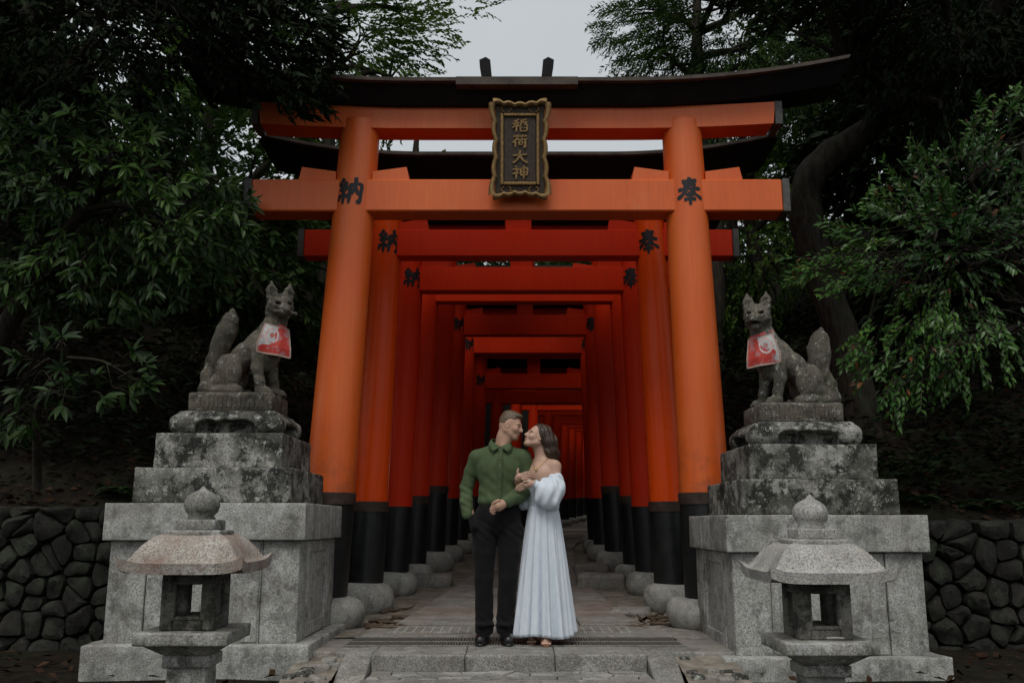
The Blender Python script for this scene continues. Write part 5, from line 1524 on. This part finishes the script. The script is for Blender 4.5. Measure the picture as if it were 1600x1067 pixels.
# burl and branch stub are part of that trunk's silhouette: trees further back
def ftree(label, x, y, h, r, blobs, mat, seed, per=12, L=.15, tl=.3, name='forest_tree', W=.42, droop=.3):
    z0 = hill(x, y) - .1
    tree(name, label, 'tree', [(x, y, z0), (x + .1, y, z0 + h * .35), (x - .05, y + .1, z0 + h * .7), (x, y, z0 + h)], [r, r * .8, r * .6, r * .3], blobs, per, tl, L, W, mat, seed, 'spray', False, GF, 8, r * .45, .6, droop, 0, 70)
ftree('airy pale-leaved tree seen against the sky above the left gate roof', -3.2, 15.2, 6.0, .16, [((-3.2, 15.5, 9.9), (1.5, 1.2, .95), 620), ((-2.0, 15.8, 9.9), (.9, .9, .65), 170), ((-4.6, 15.0, 9.2), (1.3, 1.2, 1.2), 380), ((-3.4, 15.3, 8.1), (1.5, 1.2, .6), 220), ((-.75, 16.0, 10.55), (.55, .5, .18), 14), ((-2.3, 15.6, 8.6), (.9, .8, .5), 120)], M['leaf_light'], 51, 10, .11)
ftree('tree filling the slope left of the tunnel behind the second gate', -4.6, 13.2, 4.0, .15, [((-4.4, 13.0, 6.0), (1.3, 1.2, 1.5), 480), ((-.9, 13.6, 5.75), (1.5, 1.3, .35), 120), ((-3.6, 13.4, 4.6), (.9, 1.2, 1.3), 330), ((-5.8, 13.0, 5.3), (1.4, 1.2, 1.6), 420)], M['leaf_mid'], 52)  # the flat blob over the gate roofs is added to shade the tunnel
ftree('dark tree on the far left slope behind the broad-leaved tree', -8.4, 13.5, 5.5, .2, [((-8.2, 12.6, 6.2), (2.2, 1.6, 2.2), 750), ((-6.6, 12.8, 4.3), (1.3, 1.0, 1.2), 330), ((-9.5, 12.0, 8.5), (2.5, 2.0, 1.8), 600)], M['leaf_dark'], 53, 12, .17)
ftree('shaded tree left of the tunnel showing between the gate pillars', -3.3, 18.5, 4.5, .15, [((-3.2, 18.2, 6.6), (1.4, 1.5, 2.0), 480), ((-.3, 17.6, 6.3), (1.7, 1.6, .6), 200), ((-4.8, 18.5, 8.0), (1.8, 1.5, 2.0), 480)], M['leaf_mid'], 54)  # the blob reaching over the tunnel is added to keep its beams dark
ftree('bright green tree right of the tunnel behind the right fox', 3.9, 14.6, 4.0, .14, [((4.0, 14.4, 5.5), (.85, 1.0, 1.4), 420), ((3.7, 14.6, 4.0), (.7, .9, 1.0), 260), ((1.4, 14.6, 6.05), (1.4, 1.4, .42), 130), ((5.2, 14.5, 6.2), (1.2, 1.0, 1.3), 380)], M['leaf_light'], 55, 14, .10, .28)  # the low blob above the roofs is added to block light into the tunnel
ftree('feathery tree against the sky above the right gate roof', 3.1, 14.0, 7.0, .17, [((2.25, 13.8, 8.75), (.75, .8, .55), 260), ((3.3, 13.8, 9.0), (1.1, 1.0, .8), 560), ((4.7, 13.8, 8.6), (1.3, 1.2, 1.2), 520), ((2.7, 13.9, 8.05), (.8, .7, .4), 170), ((4.0, 13.8, 7.6), (1.3, 1.0, .8), 380)], M['leaf_mid'], 56, 13, .10, .32, 'feathery_tree', .26, .6)
ftree('dark tree on the far right slope behind the glossy shrub', 8.2, 13.0, 5.5, .2, [((7.6, 12.2, 5.8), (2.0, 1.5, 2.2), 750), ((5.9, 12.4, 4.0), (1.2, 1.0, 1.3), 360), ((5.2, 12.2, 5.9), (1.1, .8, .8), 420), ((9.0, 11.6, 8.2), (2.5, 2.0, 1.8), 600), ((6.4, 12.4, 7.4), (1.6, 1.2, 1.3), 420)], M['leaf_dark'], 57, 12, .17)
ftree('shaded tree right of the tunnel far behind the leaning trunk', 4.6, 19.0, 4.6, .15, [((4.4, 18.6, 6.6), (1.3, 1.5, 1.9), 460), ((1.9, 19.0, 6.5), (1.6, 1.8, .6), 200), ((6.2, 18.8, 7.6), (1.8, 1.5, 2.0), 460)], M['leaf_mid'], 58)  # the blob over the path is added to cut the tunnel's overhead light
ftree('tall tree crowning the left hilltop above the stone wall', -11.5, 18.5, 7.5, .28, [((-11.0, 17.5, 12.5), (3.5, 2.5, 2.5), 750), ((-8.0, 17.5, 10.5), (2.4, 2.0, 1.6), 480)], M['leaf_dark'], 59, 12, .22, .4)
ftree('tall tree crowning the right hilltop above the stone wall', 11.5, 18.5, 7.5, .28, [((11.0, 17.5, 12.5), (3.5, 2.5, 2.5), 750), ((8.4, 17.0, 11.0), (2.2, 2.0, 1.8), 480), ((6.6, 16.8, 10.2), (1.8, 1.6, 1.5), 380)], M['leaf_dark'], 60, 12, .22, .4)
ftree('tree added to shade the far tunnel from its left bank', -2.6, 24.0, 4.5, .18, [((.2, 23.5, 7.6), (2.2, 2.2, 1.0), 520), ((-2.6, 22.0, 7.0), (1.6, 2.0, 1.6), 420)], M['leaf_mid'], 61, 12, .2, .4)  # put in to darken the far tunnel from above
ftree('tree added to shade the far tunnel from its right bank', 6.5, 28.0, 4.5, .18, [((3.6, 27.5, 8.2), (2.4, 3.0, 1.2), 560), ((6.6, 25.5, 7.6), (1.6, 2.0, 1.8), 420), ((4.2, 22.5, 6.2), (1.0, 1.6, 1.6), 300)], M['leaf_mid'], 62, 12, .2, .4)  # crown added over the far gates to hold back the sky light

# leaf litter on the banks
def scatter(n, region, rng, hfn):
    x = rng.uniform(region[0], region[1], n); y = rng.uniform(region[2], region[3], n)
    z = np.array([hfn(a, b) for a, b in zip(x, y)]) + .012 + rng.random(n) * .02
    return np.stack([x, y, z], 1)
rng = np.random.default_rng(77)
P = np.concatenate([scatter(5200, (-8.5, -1.9, 8.45, 13.5), rng, hill), scatter(4200, (2.1, 8.0, 8.45, 13), rng, hill), scatter(260, (-8, -1.6, 6.0, 8.25), rng, lambda x, y: -.15), scatter(260, (1.7, 8, 6.0, 8.25), rng, lambda x, y: -.15)])
D = rng.normal(size=P.shape); D[:, 2] *= .35
V, F = leaves_coarse(P, D, .05 + .07 * rng.random(len(P)), np.full(len(P), .5), rng, .5)
o = part('leaf_litter', fm(V, F), M['litter']); tag(o, 'brown fallen leaves strewn over the banks and ground', 'leaf litter', kind='stuff')
# low ground cover and ferns on the banks
def undergrowth(x0, x1, y0, y1, n, seed, hfn, zmax=.35):
    rng = np.random.default_rng(seed); C = scatter(n, (x0, x1, y0, y1), rng, hfn); per = 9
    ang = rng.random((n, per)) * 6.28; D = np.stack([np.cos(ang), np.sin(ang), .5 + .7 * rng.random((n, per))], -1)
    P = np.repeat(C[:, None], per, 1) + D * (rng.random((n, per, 1)) * zmax * .7); P[..., 2] += rng.random((n, per)) * zmax * .4
    n2 = n * per
    D[..., 2] -= .6
    return leaves_coarse(P.reshape(-1, 3), D.reshape(-1, 3), .07 + .09 * rng.random(n2), np.full(n2, .4), rng, .4)
a = undergrowth(-9, -2.3, 9.0, 15, 1500, 81, hill); b = undergrowth(2.6, 9, 8.9, 15, 1500, 82, hill)
V = np.concatenate([a[0], b[0]]); F = np.concatenate([a[1], b[1] + len(a[0])])
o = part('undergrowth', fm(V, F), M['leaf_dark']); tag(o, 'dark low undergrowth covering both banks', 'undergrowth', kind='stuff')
def fern(label, x, y, n, Lf, seed):
    rng = np.random.default_rng(seed); z = hill(x, y) if y > 8.4 else -.15
    t = thing('fern', label, 'fern', (x, y, z), 'ferns on the banks')
    for k_ in range(n):
        a = 2 * PI * k_ / n + rng.normal(0, .2); el = .75 + rng.normal(0, .12); pts = []
        for i in range(9):
            s_ = i / 8 * Lf; pts.append(np.array((x + math.cos(a) * s_ * .85, y + math.sin(a) * s_ * .85, z + el * s_ - .75 * s_ * s_ / Lf * 1.05)))
        P, D, LL = [], [], []
        for i in range(1, 9):
            for f_ in (0, .5):
                p = pts[i - 1] * (1 - f_) + pts[i] * f_; d = pts[i] - pts[i - 1]; d /= np.linalg.norm(d); s_ = np.cross(d, (0, 0, 1)); s_ /= np.linalg.norm(s_) + 1e-9
                for q in (-1, 1): P.append(p); D.append(s_ * q + d * .45); LL.append(Lf * .30 * math.sin(PI * min(1, (i + f_) / 9.5 + .12)) + .01)
        V, F = leaves_coarse(np.array(P), np.array(D), np.array(LL), np.full(len(P), .26), rng, .15)
        part('frond', fm(V, F), M['fern'], t)
for i, (lab, x, y, n, L_) in enumerate((('fern on the right bank above the stone wall, nearest the pedestal', 3.75, 8.75, 8, .38), ('fern on the right bank below the glossy shrub', 4.4, 8.8, 9, .45), ('fern at the right edge of the stone wall top', 4.95, 8.7, 8, .42), ('fern on the left bank behind the left pedestal steps', -3.05, 8.9, 8, .38),
                              ('fern on the left bank under the low sapling', -3.7, 8.95, 8, .36), ('small green fern growing beside the right side kerb', 1.30, 6.75, 7, .17))):
    fern(lab, x, y, n, L_, 90 + i)
# thin grey pole at the right edge
pole = thing('metal_pole', 'thin leaning grey metal pole half hidden by the glossy shrub', 'pole', (5.32, 9.3, 1.2))
part('shaft', tube([(5.36, 9.3, 1.2), (5.30, 9.15, 3.0), (5.27, 9.0, 4.72)], [.028, .028, .028], 10), M['grate'], pole, True)
part('cap', lathe([(.034, 0), (.034, .05), (.01, .07)], (5.265, 9.0, 4.71), 10), M['grate'], pole, True)
